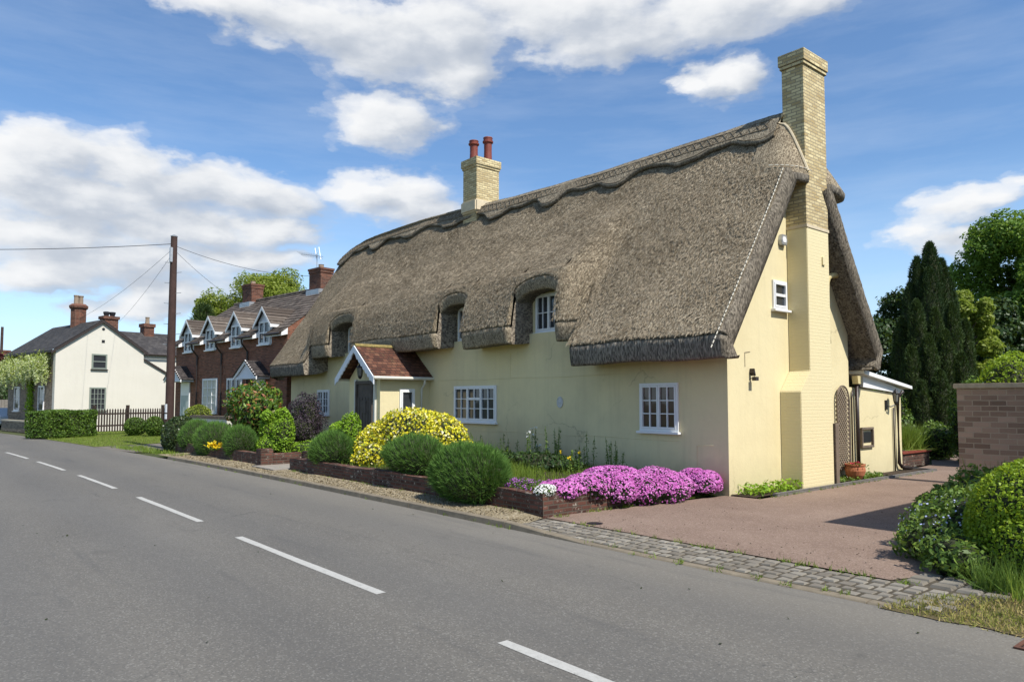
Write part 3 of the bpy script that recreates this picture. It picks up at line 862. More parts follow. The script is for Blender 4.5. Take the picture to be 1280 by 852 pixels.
def rough(p, a):
    q = Vector((p[0] * 7, p[1] * 5, p[2] * 5))
    k = (mnoise.noise(q) * .6 + random.uniform(-.5, .5)) * a
    k2 = mnoise.noise(Vector((p[0] * .7, p[1] * .9, p[2] * .9))) * .03
    return (p[0] + (random.uniform(-.004, .004) if a else 0), p[1] - (k + k2) * .84, p[2] + (k + k2) * .55)


prev = None
for x0, x1, zf, kind, ol, orr in SEGS:
    n = max(8, int((x1 - x0) / 0.055))
    xs = list(np.linspace(x0, x1, n + 1))
    if kind == 'brow':
        xs = list(x0 + (x1 - x0) * (0.5 - 0.5 * np.cos(np.linspace(0, math.pi, 31))))
    elif n > 20:
        xs = sorted(set(xs + [x0 + .02, x0 + .05, x1 - .05, x1 - .02]))
    cols = []; raw = []
    for X in xs:
        pull = 0
        if ol: pull = max(pull, .10 * max(0, 1 - (X - x0) / .16) ** 2)
        if orr: pull = max(pull, .10 * max(0, 1 - (x1 - X) / .16) ** 2)
        p = roof_profile(X, zf(X), NR, pull, 4.80, x1 == -8.60, .72 if kind == 'brow' else 1.0, x1 == -8.02)
        raw.append([(X, y, z) for y, z in p])
        am = 0 if X in (xs[0], xs[-1]) and not (x1 == -8.02 and X == xs[-1]) else 1
        cols.append([rough((X, y, z), (.024 if j < NR else .014) * am) for j, (y, z) in enumerate(p)])
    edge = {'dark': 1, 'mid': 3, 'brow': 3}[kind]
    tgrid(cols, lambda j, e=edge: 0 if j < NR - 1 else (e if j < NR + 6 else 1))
    if prev is not None and x0 != -8.60:     # the cheek between a hanging eave and the next opening
        ins = lambda c: [rough((q[0], q[1] + (.015 if j < NR else 0), q[2] - (.008 if j < NR else 0)), 0) for j, q in enumerate(c)]
        tgrid([ins(prev), ins(raw[0])], lambda j: 0 if j < NR * .62 else 4)
    prev = raw[-1]
# verge at the gable end: rounded arris, bulging cut face, soffit
last = prev
def inner(p, j):
    if j < NR: return (p[0], p[1] + .37, p[2] - .25)
    t = (j - NR) / 7; y0, z0 = last[NR - 1][1:]
    return (p[0], y0 + .37 + .15 * t, z0 - .25 - .21 * t) if j < NR + 8 else (p[0], y0 + .54, z0 - .43)
Aa = [rough((p[0], p[1] + .0, p[2]), .012) for p in last]
B0 = [rough((-7.965, p[1] + .035, p[2] - .03), .014) for p in last]
B1 = [rough((-7.935, (p[1] * .8 + inner(p, j)[1] * .2), (p[2] * .8 + inner(p, j)[2] * .2)), .016) for j, p in enumerate(last)]
B2 = [rough((-7.935, (p[1] * .4 + inner(p, j)[1] * .6), (p[2] * .4 + inner(p, j)[2] * .6)), .016) for j, p in enumerate(last)]
B3 = [(-7.98, inner(p, j)[1], inner(p, j)[2]) for j, p in enumerate(last)]
B4 = [(-8.75, q[1] + .03, q[2] - .02) for q in B3]
tgrid([Aa, B0, B1, B2, B3, B4], lambda j: 2)
# far verge
first = [(x, y, z) for x, y, z in [(SEGS[0][0], a, b) for a, b in roof_profile(SEGS[0][0], 3.42, NR)]]
C1 = [(-30.33, p[1] + .05, p[2] - .04) for p in first]
C2 = [(-30.33, inner(p, j)[1], inner(p, j)[2]) for j, p in enumerate(first)]
C3 = [(-29.6, q[1], q[2]) for q in C2]
tgrid([first, C1, C2, C3], lambda j: 2)
# rear slope
cols = []
for X in list(np.linspace(-30.25, -8.62, 90)) + list(np.linspace(-8.6, -8.02, 8)):
    cols.append([rough((X, 31.0 - y, z), .02) for y, z in [(yfront(-9.5, z), z) for z in np.linspace(rz(X) if X < -8.61 else 6.98, 3.2, 60)]] +
                ([(X, 18.9, 2.95), (X, 18.8, 2.68), (X, 18.5, 2.72), (X, 17.9, 3.0)] if X < -8.61 else [(X, 18.9, 2.95), (X, 18.82, 2.72), (X, 18.60, 2.70), (X, 18.52, 2.80)]))
rear = cols[-1]
tgrid(cols, lambda j: 0 if j < 59 else 1)
ri = lambda q, j: (q[0], q[1] - .40, q[2] - .25) if j < 60 else (q[0], 18.58 - .02 * (j - 59), 2.95 - .06 * (j - 59))
R1 = [rough((-7.965, q[1] - .035, q[2] - .03), .01) for q in rear]
R2 = [rough((-7.935, q[1] * .7 + ri(q, j)[1] * .3, q[2] * .7 + ri(q, j)[2] * .3), .016) for j, q in enumerate(rear)]
R3 = [(-7.98, *ri(q, j)[1:]) for j, q in enumerate(rear)]
R4 = [(-8.75, p[1], p[2]) for p in R3]
tgrid([rear, R1, R2, R3, R4], lambda j: 2)
def edge_at(X):
    for x0, x1, zf, kind, *_ in SEGS:
        if x0 <= X <= x1: return zf(X), kind
    return 3.25, 'dark'
for i in range(110000):          # loose reed ends lying down the slope
    X = random.uniform(-30.2, -8.05); z = random.uniform(3.3, rz(X) - .3 if X < -8.7 else 6.95)
    e, kd = edge_at(X)
    if z < e + .05: continue
    y = yfront(X, z); l = random.uniform(.05, .13); zt = z - l * .84
    yt = yfront(X, zt) - random.uniform(.008, .03)
    w = random.uniform(.005, .010); dx = random.uniform(-.018, .018)
    k = mnoise.noise(Vector((X * .7, y * .9, z * .9))) * .03
    b = len(tv)
    tv.extend([(X - w, y - k * .84 + .004, z + k * .55), (X + w, y - k * .84 + .004, z + k * .55), (X + dx + w, yt - k * .84, zt + k * .55), (X + dx - w, yt - k * .84, zt + k * .55)])
    tf.append((b, b + 1, b + 2, b + 3)); tm.append(5)
ROOF = np_mesh('thatch_roof', tv, tf, [M['thatch'], M['thatch_edge'], M['thatch_barge'], M['thatch'], M['cheek'], M['reed']], COT, smooth=True, midx=tm)

# half-hip hood that wraps the stack at the apex
tv, tf, tm = [], [], []
rows = []
ths = np.linspace(-math.pi / 2, math.pi / 2, 61)
def hood_ring(rho, z, k=1.0):
    out = []
    for a in ths:
        s, c = math.sin(a), math.cos(a)
        out.append((-8.95 + abs(c) ** .55 * (.40 * min(1, rho * 4) + .64 * rho) * k, 15.5 + (.95 * math.copysign(abs(s) ** .80, s) if s < 0 else 2.35 * s ** .62) * rho * k, z + (.06 if s < 0 else .04) * abs(s) ** 6))
    return [(min(x, -8.09) if 15.36 < y < 16.30 else x, y, zz) for x, y, zz in out]
prof = [(t ** .86, 8.56 - 1.62 * t) for t in np.linspace(0.0, 1, 34)]
rings = [[rough(p, .016) for p in hood_ring(r + .0, z)] for r, z in prof]
rings += [hood_ring(1.0, 6.86), hood_ring(.985, 6.80), hood_ring(.93, 6.765), hood_ring(.80, 6.80), hood_ring(.45, 7.1)]
tgrid([list(c) for c in zip(*rings)], lambda j: 0 if j < 33 else 1)
np_mesh('thatch_hood', tv, tf, [M['thatch'], M['thatch_edge']], ROOF, smooth=True, midx=tm)

# block-cut ridge with scalloped tongues
tv, tf, tm = [], [], []
TONG = [-29.4, -26.7, -24.1, -21.3, -18.6, -16.0, -13.4, -10.9, -9.0]
def ridge_len(X):
    return .50 + .06 * math.sin(X * 4.2) + max(.30 * math.exp(-((X - c + .12 * ((X - c) > 0)) / .58) ** 4) for c in TONG)
def ridge_pt(X, s, off, side=1):
    zr = rz(X); k = 3.5 / (zr - 3.25)
    sl = math.hypot(1, k); z = zr - s / sl * 1.0; y = 15.5 - s * k / sl
    nx = (1 / sl, k / sl)
    y -= off * nx[0]; z += off * nx[1]
    if s < .12:      # rolled crest
        q = 1 - s / .12; y = y + (15.5 - y) * q; z += .045 * q
    return (X, y if side == 1 else 31 - y, z)
for side in (1, -1):
    cols = []
    for X in np.arange(-30.32, -8.52, .05):
        L = ridge_len(X); c = []
        for t in np.linspace(0, 1, 15): c.append(rough(ridge_pt(X, L * t, .125, side), .010))
        c += [ridge_pt(X, L + .015, .09, side), ridge_pt(X, L + .01, .03, side), ridge_pt(X, L - .05, -.02, side)]
        cols.append(c)
    tgrid(cols, lambda j: 0 if j < 14 else 1)
np_mesh('ridge_cap', tv, tf, [M['ridge'], M['thatch_edge']], ROOF, smooth=True, midx=tm)
lg = MB()
xs = np.arange(-30.1, -8.7, .22)
for s in (.14, .43):
    lg.tube([ridge_pt(X, s, .137) for X in xs], .011, 4)
for ph in (0, 1):
    lg.tube([ridge_pt(X, .14 if (i + ph) % 2 else .43, .139) for i, X in enumerate(xs)], .009, 4)
for c in TONG:
    q = np.linspace(-.55, .55, 9)
    lg.tube([ridge_pt(c + a, ridge_len(c + a) - .07, .137) for a in q], .010, 4)
lg.build('ligger', M['ligger'], ROOF)
sp = MB()
for i in range(46):        # pale stitched spars along the verge arris
    z = 6.95 - i * .088; 
    a = Vector((-8.06, yfront(-8.1, z) - .025, z + .012)); z2 = z - .058
    sp.tube([a, (-8.06, yfront(-8.1, z2) - .025, z2 + .012)], .011, 5)
hsp = MB()
for i in range(9):
    a0, a1 = -1.30 + i * .15, -1.30 + i * .15 + .10
    pp = []
    for a in (a0, a1):
        s_, c_ = math.sin(a), math.cos(a)
        pp.append((-8.94 + abs(c_) ** .55 * (.40 + .64 * .94), 15.5 + 1.015 * .93 * math.copysign(abs(s_) ** .80, s_), 7.09 + .06 * abs(s_) ** 6))
    hsp.tube(pp, .010, 5)
hsp.build('hood_spar_row', M['spar'], ROOF)
sp.build('spar_row', M['spar'], ROOF)

# walls
w = MB()
w.box(-29.9, XG, YW, YW + .3, 0, 3.72).box(-29.9, XG, YW + .12, YW + .3, 3.72, 3.85)
for a, b in ((-25.3, -23.0), (-18.2, -16.45), (-14.75, -12.65)): w.box(a, b, YW + .12, YW + .3, 3.85, 4.95)
front_wall = w.build('front_wall', [M['cream_front'], M['cream']], COT)
for p in front_wall.data.polygons:
    if p.normal.x > .9: p.material_index = 1
MB().prism([(YW + .3, 0), (18.2, 0), (18.2, 4.0), (15.6, 8.0), (15.4, 8.0), (YW + .3, 4.1)], -.3, 0, FG).build('gable_wall', M['cream'], COT)
MB().box(-29.9, XG - .3, 17.9, 18.2, 0, 3.9).build('rear_wall', M['cream'], COT)
MB().box(-29.9, -29.6, YW + .3, 17.9, 0, 4.0).build('far_gable_wall', M['cream'], COT)
lines = MB()     # scored joint lines and a cable in the render
for u0, u1, v in ((-18.9, -11.1, 2.55), (-18.9, -9.7, 1.08)):
    lines.tube([FF(u, v + .012 * math.sin(u * 2), .004) for u in np.linspace(u0, u1, 24)], .006, 4)
lines.tube([FF(-15.35, 3.3, .004), FF(-15.34, 2.5, .004)], .006, 4)
lines.tube([FF(-9.25, .45, .004), FF(-9.25, 1.0, .004), FF(-8.85, 1.02, .004)], .007, 4)
lines.build('render_joint', M['cream_front'], front_wall)

# front windows
window(COT, FF, -10.76, -9.70, 1.27, 2.33, 2, 2, 3, gm=M['glass_brown'])
window(COT, FF, -17.95, -15.93, 1.33, 2.37, 3, 2, 3, top_hung=(1,))
window(COT, FF, -27.3, -26.25, 1.38, 2.36, 2, 2, 3)
FW = Fr((0, YW + .12, 0), (1, 0, 0), (0, -1, 0))
window(COT, FW, -14.40, -13.36, 3.74, 4.76, 2, 2, 2)
window(COT, FW, -17.92, -16.9, 3.72, 4.74, 2, 2, 2)
window(COT, FW, -24.95, -23.95, 3.72, 4.70, 2, 2, 2)
# gable window
window(COT, FG, 14.67, 15.25, 3.96, 4.60, 1, 1, 2, fw=.045, bar=.06)
# oval plaque
pq = MB(); c0 = FF(-13.38, 1.90, 0)
ring = [[FF(-13.38 + r * .11 * math.cos(a), 1.90 + r * .145 * math.sin(a), wv) for a in np.linspace(0, 2 * math.pi, 24, endpoint=False)] for r, wv in ((1, 0), (1, .018), (.86, .026), (.8, .014), (.5, .016), (.3, .03), (.05, .034))]
for a, b in zip(ring, ring[1:]): pq.loft(a, b, True)
pq.build('oval_plaque', M['ornament'], COT, smooth=True)

# the gable chimney: painted breast, shoulder, brick stack
CH = MB().prism([(14.92, 0), (16.33, 0), (16.33, 5.80), (15.34, 5.80), (15.34, 2.60), (14.92, 2.14)], 0.0, .49, FG).build('chimney', M['cream_brick'], COT, bevel=.012)
MB().box(-8.49, -7.985, 15.325, 16.345, 5.80, 5.87).build('string_course', M['mortar'], CH)
st = MB().box(-8.52, -8.0, 15.34, 16.33, 5.87, 9.52)
st.box(-8.55, -7.965, 15.30, 16.37, 9.52, 9.60).box(-8.575, -7.94, 15.275, 16.395, 9.60, 9.86)
st.build('brick_stack', M['gault'], CH, bevel=.006)
fl = MB()     # mortar fillet where the hood meets the stack
fp = []
for t in np.linspace(.16, .95, 22):
    r = t ** .86; c_ = (15.5 - 15.33) / (.95 * max(r, .02))
    sn = min(1, c_) ** (1 / .80); cs = math.sqrt(max(0, 1 - sn * sn))
    fp.append((-8.95 + cs ** .55 * (.40 * min(1, r * 4) + .64 * r) + .01, 15.325, 8.575 - 1.62 * t))
fl.tube([(-8.50, 15.325, 8.50)] + fp, .035, 6)
fl.build('mortar_fillet', M['mortar'], CH)
MB().box(-8.0, -7.965, 15.98, 16.10, 5.02, 5.20).build('vent_cover', M['cream'], CH)

# the ridge chimney with two pots
RC = MB().box(-20.62, -19.83, 15.15, 16.15, 8.1, 10.08).box(-20.65, -19.80, 15.12, 16.18, 10.08, 10.16).box(-20.68, -19.77, 15.09, 16.21, 10.16, 10.42).build('chimney', M['gault'], COT, bevel=.006)
MB().box(-20.68, -19.77, 15.07, 16.23, 8.5, 8.93).build('mortar_fillet', M['mortar'], RC, bevel=.05)
for px_, py_, h, r in ((-20.18, 15.92, .95, .165), (-20.30, 15.38, .74, .165)):
    prof = [(r * 1.05, 0), (r * 1.08, .05), (r * .9, .09), (r * .84, h * .45), (r * .86, h * .76), (r * 1.15, h * .80), (r * 1.17, h * .86), (r * .95, h * .88), (r * .98, h * .95), (r * 1.05, h * .97), (r * 1.0, h), (r * .78, h), (r * .75, h - .2)]
    MB().lathe(prof, (px_, py_, 10.40), 20).build('chimney_pot', M['terracotta'], RC, smooth=False)

# gable fittings
al = MB().prism([(15.0, 5.42), (15.2, 5.42), (15.24, 5.52), (15.2, 5.66), (15.02, 5.66), (14.97, 5.52)], 0, .09, FG).build('alarm_box', M['galv'], COT, bevel=.01)
MB().prism([(15.04, 5.48), (15.16, 5.48), (15.18, 5.55), (15.14, 5.61), (15.05, 5.61), (15.02, 5.55)], .09, .096, FG).build('face_plate', M['white'], al)
MB().prism([(13.70, 2.52), (13.73, 2.62), (13.78, 2.46)], 0, .12, FG).tube([FG(13.72, 2.40, 0), FG(13.74, 2.42, .1), FG(13.74, 2.52, .1)], .012, 5).box(13.68, 13.80, 2.36, 2.44, .08, .17, FG).build('wall_lamp', M['brownpipe'], COT, bevel=.004)
bz = MB().tube([FG(13.55, 2.65, .006), FG(13.55, 2.95, .006), FG(13.75, 2.97, .006)], .007, 4)
bz.build('wall_wire', M['oak'], COT)
fp = MB().tube([FG(16.95, 3.3, .12), FG(16.95, 4.75, .12), FG(17.0, 4.88, .13), FG(17.12, 4.95, .17), FG(17.34, 4.97, .22)], .065, 12)
fp.tube([FG(16.95, 3.95, 0), FG(16.95, 3.95, .12)], .02, 6)
fp.build('flue_pipe', M['creampipe'], COT, smooth=True)

# ---- porch
PO = MB()
PO.box(-21.3, -19.35, 11.15, 11.35, 0.05, 2.62)
PO.box(-19.55, -19.35, 11.35, YW, 0.05, 2.62).box(-21.3, -21.1, 11.35, YW, 0.05, 2.62)
FP = Fr((0, 11.15, 0), (1, 0, 0), (0, -1, 0))
PO.prism([(-21.3, 2.62), (-19.35, 2.62), (-20.33, 3.42)], -.15, 0, FP)
PO = PO.build('porch', [M['cream_front'], M['cream']], COT)
for p in PO.data.polygons:
    if p.normal.x > .9: p.material_index = 1
rt_ = MB()
ex, ez, ax, az_ = -19.13, 2.66, -20.33, 3.64
courses(rt_, (ex, 10.82, ez), (ex, 13.6, ez), (ax, 13.6, az_), (ax, 10.82, az_), 15, lift=.02)
courses(rt_, (2 * ax - ex, 13.6, ez), (2 * ax - ex, 10.82, ez), (ax, 10.82, az_), (ax, 13.6, az_), 15, lift=.02)
rt_.slab((ex, 10.82, ez), (ex, 13.6, ez), (ax, 13.6, az_), (ax, 10.82, az_), .03)
rt_.slab((ax, 10.82, az_), (ax, 13.6, az_), (2 * ax - ex, 13.6, ez), (2 * ax - ex, 10.82, ez), .03)
rt_.build('tiled_roof', M['porchtile'], PO)
rg = MB()
for i in range(6):
    y = 10.80 + i * .33
    rg.tube([(ax, y, az_ - .005), (ax, y + .325, az_ - .005)], .075, 8)
rg.build('ridge_tile', M['mosstile'], PO)
FB = Fr((0, 10.80, 0), (1, 0, 0), (0, -1, 0))
bb = MB()
for sg in (-1, 1):     # bargeboards with a scalloped lower edge
    n = 9
    top = [(ax + sg * (1.24 * t - .0), az_ + .0 - 1.0 * t) for t in np.linspace(0, 1, n * 4 + 1)]
    bot = []
    for i, t in enumerate(np.linspace(0, 1, n * 4 + 1)):
        dpt = .17 + (.045 * abs(math.sin(math.pi * t * n)) if .12 < t < .9 else 0.0)
        bot.append((ax + sg * (1.24 * t), az_ - 1.0 * t - dpt * 1.25))
    A = [FB(u, v, 0) for u, v in top]; B = [FB(u, v, 0) for u, v in bot]
    A2 = [FB(u, v, .035) for u, v in top]; B2 = [FB(u, v, .035) for u, v in bot]
    bb.loft(A, B); bb.loft(A2, B2); bb.loft(A, A2); bb.loft(B, B2)
    bb.quad(A[-1], A2[-1], B2[-1], B[-1])
bb.build('bargeboard', M['greywhite'], PO)
MB().tube([(-21.56, 10.78, 2.62), (-21.56, 12.5, 2.62)], .045, 8).build('gutter', M['offwhite'], PO)
MB().tube([(-19.10, 10.78, 2.62), (-19.10, 12.95, 2.62)], .05, 8).build('gutter', M['offwhite'], PO)
gt = MB()
gt.tube([(-19.12, 12.6, 2.6), (-19.14, 12.6, 2.45), (-19.28, 12.6, 2.32), (-19.3, 12.6, 2.2), (-19.3, 12.6, .3)], .035, 8)
gt.build('downpipe', M['offwhite'], PO)
FD = Fr((0, 11.15, 0), (1, 0, 0), (0, -1, 0))
db = MB().box(-20.72, -19.66, .1, 2.55, 0.005, .06, FD)
for u in np.linspace(-20.72, -19.66, 7)[1:-1]: db.box(u - .075, u + .065, .12, 2.05, .06, .075, FD)
db.box(-20.72, -20.63, .1, 2.55, .06, .11, FD).box(-19.75, -19.66, .1, 2.55, .06, .11, FD).box(-20.63, -19.75, 2.45, 2.55, .06, .11, FD)
db.box(-20.33, -20.05, 1.55, 1.95, .075, .10, FD)
db.build('door', M['door'], PO, bevel=.004)
pp = MB().box(-20.85, -20.73, .1, 2.6, 0, .07, FD).box(-19.65, -19.55, .1, 2.6, 0, .07, FD)
pp.build('door_post', M['offwhite'], PO)
ir, gl = lantern(FD, -20.2, 2.82, .22, 1.15)
ir.tube([FD(-20.2, 3.12, 0), FD(-20.2, 3.14, .15), FD(-20.2, 3.07, .22)], .015, 6)
ir.build('porch_lantern', M['iron'], PO); gl.build('lantern_glass', M['lampglass'], PO)
FPR = Fr((-19.35, 0, 0), (0, 1, 0), (1, 0, 0))
window(PO, FPR, 11.82, 12.36, 1.05, 2.30, 1, 1, 1, fw=.06, name='porch_window', sill=False)

# ---- rear extension, flush with the gable
EX = MB()
EX.prism([(18.2, 0), (21.25, 0), (21.25, 2.13), (18.2, 2.28)], -4.5, 0.0, FG)
EX = EX.build('extension', M['cream'], COT)
MB().prism([(18.85, 2.29), (21.3, 2.13), (21.3, 2.24), (18.85, 2.62)], -.02, .06, FG).build('fascia', M['white'], EX)
MB().prism([(18.6, 2.62), (21.55, 2.26), (21.55, 2.34), (18.6, 2.72)], -4.6, .20, FG).build('roof', M['white'], EX)
ir, gl = lantern(FG, 20.45, 2.02, .2, 1.0)
ir.tube([FG(20.28, 1.80, 0), FG(20.32, 1.78, .12), FG(20.45, 1.84, .2)], .018, 6).box(20.22, 20.34, 1.70, 1.95, 0, .03, FG)
lo = ir.build('wall_lantern', M['iron'], EX); gl.build('lantern_glass', M['lampglass'], EX)
dp = MB().tube([FG(20.95, 2.2, .2), FG(20.9, 2.05, .08), FG(20.88, 1.9, .07), FG(20.88, .25, .07), FG(20.98, .14, .1), FG(21.55, .08, .12)], .045, 8)
dp.tube([FG(20.68, 1.75, .04), FG(20.68, 0.05, .04)], .02, 6)
dp.build('downpipe', M['brownpipe'], EX, smooth=True)
d2 = MB().tube([FG(18.45, 2.35, .08), FG(18.45, .1, .08)], .05, 8)
d2.tube([FG(18.28, 2.2, .05), FG(18.24, 2.0, .04), FG(18.22, .1, .04)], .022, 6)
d2.build('downpipe', M['brownpipe'], EX, smooth=True)
MB().prism([(18.34, 2.56), (18.58, 2.56), (18.55, 2.36), (18.38, 2.36)], .01, .16, FG).build('hopper', M['creampipe'], EX)
bx = MB().box(18.74, 19.42, .74, .80, 0, .06, FG).box(18.74, 19.42, 1.20, 1.26, 0, .06, FG).box(18.74, 18.80, .80, 1.20, 0, .06, FG).box(19.36, 19.42, .80, 1.20, 0, .06, FG)
bx.build('meter_recess', M['oak'], EX, bevel=.01)
MB().box(18.86, 19.34, .88, 1.14, .001, .02, FG).build('recess_shade_plate', M['iron'], EX)  # black plate standing in for the shade of the hole inside the frame

# ---- trellis, timber post and flowerpot by the gable
tr = MB()
ty0, ty1, tz0, tz1 = 17.42, 18.02, .25, 2.30
outline = [(ty0, tz0)] + [(ty0, 2.0)] + [((ty0 + ty1) / 2 - .3 * math.cos(a), 2.0 + .3 * math.sin(a)) for a in np.linspace(0, math.pi, 13)] + [(ty1, tz0)]
tr_root = thing('garden_trellis', 'narrow arched brown lattice trellis leaning on the gable beside the chimney', 'trellis', (XG + .06, 17.72, .1), world=True)
fr_pts = [FG(u, v, .07) for u, v in outline]
MB().tube(fr_pts, .022, 6).build('frame', M['oak'], tr_root)
def topz(u): return 2.0 + math.sqrt(max(0, .09 - (u - (ty0 + ty1) / 2) ** 2))
for sg in (-1, 1):
    for k in range(-6, 28):
        b0 = tz0 + k * .105
        pts = []
        for t in np.linspace(0, 1, 25):
            u = ty0 + (ty1 - ty0) * t; v = b0 + sg * (t - .5) * .62 + .2
            if tz0 < v < topz(u): pts.append((u, v))
        if len(pts) > 1:
            tr.box(0, 0, 0, 0, 0, 0) if False else tr.tube([FG(*pts[0], .055 + .012 * sg), FG(*pts[-1], .055 + .012 * sg)], .0125, 4)
tr.build('lattice', M['oak'], tr_root)
tag(MB().box(-8.06, -7.98, 16.40, 16.56, 0, 1.42).build('timber_post', M['oak'], None, (-8.02, 16.48, 0), bevel=.008), 'grey upright timber board standing against the chimney breast corner', 'post')
pot = thing('flowerpot', 'terracotta flowerpot of small red flowers at the foot of the trellis', 'pot', (-8.18, 17.75, .06), world=True)
MB().lathe([(.12, 0), (.15, .01), (.205, .10), (.235, .20), (.225, .28), (.205, .31), (.235, .325), (.235, .36), (.20, .36), (.19, .31), (0.0, .31)], (-8.18, 17.75, .06), 24).build('pot', M['plantpot'], pot)
P = np.array([-8.18, 17.75, .40]) + rng.normal(size=(160, 3)) * np.array([.10, .10, .03])
V, F = leaf_quads(P, np.tile([0, 0, 1.0], (160, 1)), .07, .04, .6); np_mesh('foliage', V, F, M['l_mixed'], pot)
P = np.array([-8.18, 17.75, .44]) + rng.normal(size=(40, 3)) * np.array([.10, .10, .02])
V, F = flower_discs(P, np.tile([0, 0, 1.0], (40, 1)), .05); np_mesh('blossom', V, F, M['f_red'], pot)
# ------------------------------------------------------------------ ground, road, kerb, drive
def bend(X):
    d = max(0.0, -X - 14.0)
    return -.00154 * d * d if d < 46 else -.00154 * 46 * 46 - .1417 * (d - 46)


def sheet(name, poly, z, mat, kind='structure', thick=None):
    mb = MB()
    n = len(poly)
    if thick:
        mb.add([(x, y, z) for x, y in poly] + [(x, y, z - thick) for x, y in poly], [tuple(range(n))] + [(i, (i + 1) % n, n + (i + 1) % n, n + i) for i in range(n)])
    else:
        mb.add([(x, y, z) for x, y in poly], [tuple(range(n))])
    o = mb.build(name, mat, None, (0, 0, 0))
    return tag(o, kind=kind)


sheet('ground', [(-700, -500), (500, -500), (500, 900), (-700, 900)], -0.035, M['land'])
xs = list(np.arange(-130, 60.1, 1.5))
mb = MB()
mb.loft([(x, .15 + bend(x), 0) for x in xs], [(x, 7.2 + bend(x), 0) for x in xs])
tag(mb.build('road', M['asphalt'], None, (0, 0, 0)), kind='structure')
mb = MB().loft([(x, .15 + bend(x), .03) for x in xs], [(x, -6 + bend(x), .12) for x in xs])
tag(mb.build('near_verge', M['lawn'], None, (0, 0, 0)), kind='structure')
for a, b in ((-4.65, -.65), (-10.58, -6.58), (-16.2, -12.3), (-21.9, -18.1), (-27.6, -23.7), (-33.2, -29.2), (-39.0, -35.0), (-44.8, -40.8), (-50.6, -46.6), (1.3, 5.3)):
    q = np.linspace(a, b, 9)
    mb = MB().loft([(x, 3.77 + bend(x) + random.uniform(-.006, .006), .004) for x in q], [(x, 3.88 + bend(x) + random.uniform(-.006, .006), .004) for x in q])
    tag(mb.build('road_marking', M['paint'], None, ((a + b) / 2, 3.8, 0)), kind='structure')
# kerb stones, dropping to flush at the drive
mb = MB(); x = -26.0
while x < -3.0:
    L = .91; x1 = min(x + L, -2.95)
    t0, t1 = np.interp([x, x1], [-8.3, -7.4], [.095, .014])
    y0, y1 = 7.2 + bend(x), 7.2 + bend(x1)
    g = .006
    P = []
    for (X, Y, T) in ((x + g, y0, t0), (x1 - g, y1, t1)):
        P += [(X, Y, -.02), (X, Y + .015, T - .012), (X, Y + .03, T), (X, Y + .14, T), (X, Y + .14, -.02)]
    mb.add(P, [(i, (i + 1) % 5, 5 + (i + 1) % 5, 5 + i) for i in range(5)] + [(0, 4, 3, 2, 1), (5, 6, 7, 8, 9)])
    x = x1
tag(mb.build('kerb', M['kerb'], None, (0, 0, 0), jitter=.003), kind='structure')
# gravel strip between kerb and garden wall
top = [(x, 7.33 + bend(x), .07 if x < -9.3 else .022) for x in np.linspace(-27.5, -8.55, 30)]
bot = [(x, 8.2 + .3 * bend(x), .085 if x < -9.3 else .03) for x in np.linspace(-27.5, -8.9, 30)]
tag(MB().loft(top, bot).build('gravel_strip', M['gravel'], None, (0, 0, 0)), kind='structure')
# sett strip
sheet('sett_bed', [(-8.95, 8.3), (-8.5, 7.33), (-2.6, 7.33), (-2.4, 8.9), (-3.4, 8.95), (-3.5, 8.22)], .012, M['joint'])
mb = MB()
for r in range(5):
    y = 7.355 + r * .172
    x = -8.70 - .04 * r
    while x < -2.75:
        L = random.uniform(.15, .21); h = random.uniform(.019, .028)
        a, b = x + .015, x + L - .015
        c0, c1 = y + .016 + random.uniform(-.008, .008), y + .156 + random.uniform(-.008, .008)
        ti = random.uniform(-.006, .006)
        P = [(a, c0, 0), (b, c0, 0), (b, c1, 0), (a, c1, 0), (a + .014, c0 + .014, h), (b - .014, c0 + .014, h + ti), (b - .014, c1 - .014, h - ti), (a + .014, c1 - .014, h)]
        mb.add(P, [(4, 5, 6, 7), (0, 1, 5, 4), (1, 2, 6, 5), (2, 3, 7, 6), (3, 0, 4, 7)])
        x += L
for r in range(3):
    for c in range(4):
        x, y, h = -3.35 + c * .25 + random.uniform(-.02, .02), 8.28 + r * .21, random.uniform(.03, .04)
        P = [(x, y, 0), (x + .22, y, 0), (x + .22, y + .18, 0), (x, y + .18, 0), (x + .02, y + .02, h), (x + .2, y + .02, h), (x + .2, y + .16, h), (x + .02, y + .16, h)]
        mb.add(P, [(4, 5, 6, 7), (0, 1, 5, 4), (1, 2, 6, 5), (2, 3, 7, 6), (3, 0, 4, 7)])
tag(mb.build('sett_paving', M['sett'], None, (0, 0, 0), jitter=.0025), kind='structure')
# drive and the path that runs on past the cottage
sheet('driveway', [(-8.95, 8.26), (-3.45, 8.26), (-3.2, 9.0), (-1.4, 9.2), (-1.5, 18.85), (-6.32, 18.85), (-6.9, 21.5), (-7.9, 26), (-10.2, 33), (-13.5, 42), (-15.2, 42), (-11.4, 32), (-9.3, 25.5), (-8.7, 23.9), (-8.5, 21.8), (-7.9, 21.6), (-7.86, 13.0), (-8.6, 12.95)], .022, M['driveway'])
tag(MB().box(-7.95, -7.84, 13.6, 21.9, 0, .075).box(-8.6, -7.95, 21.78, 21.9, 0, .075).build('stone_edging', M['granite'], None, (0, 0, 0), bevel=.012, jitter=.004), kind='structure')
sheet('border_soil', [(-8.49, 12.95), (-7.95, 13.0), (-7.95, 21.78), (-8.49, 21.78)], .045, M['soil'])
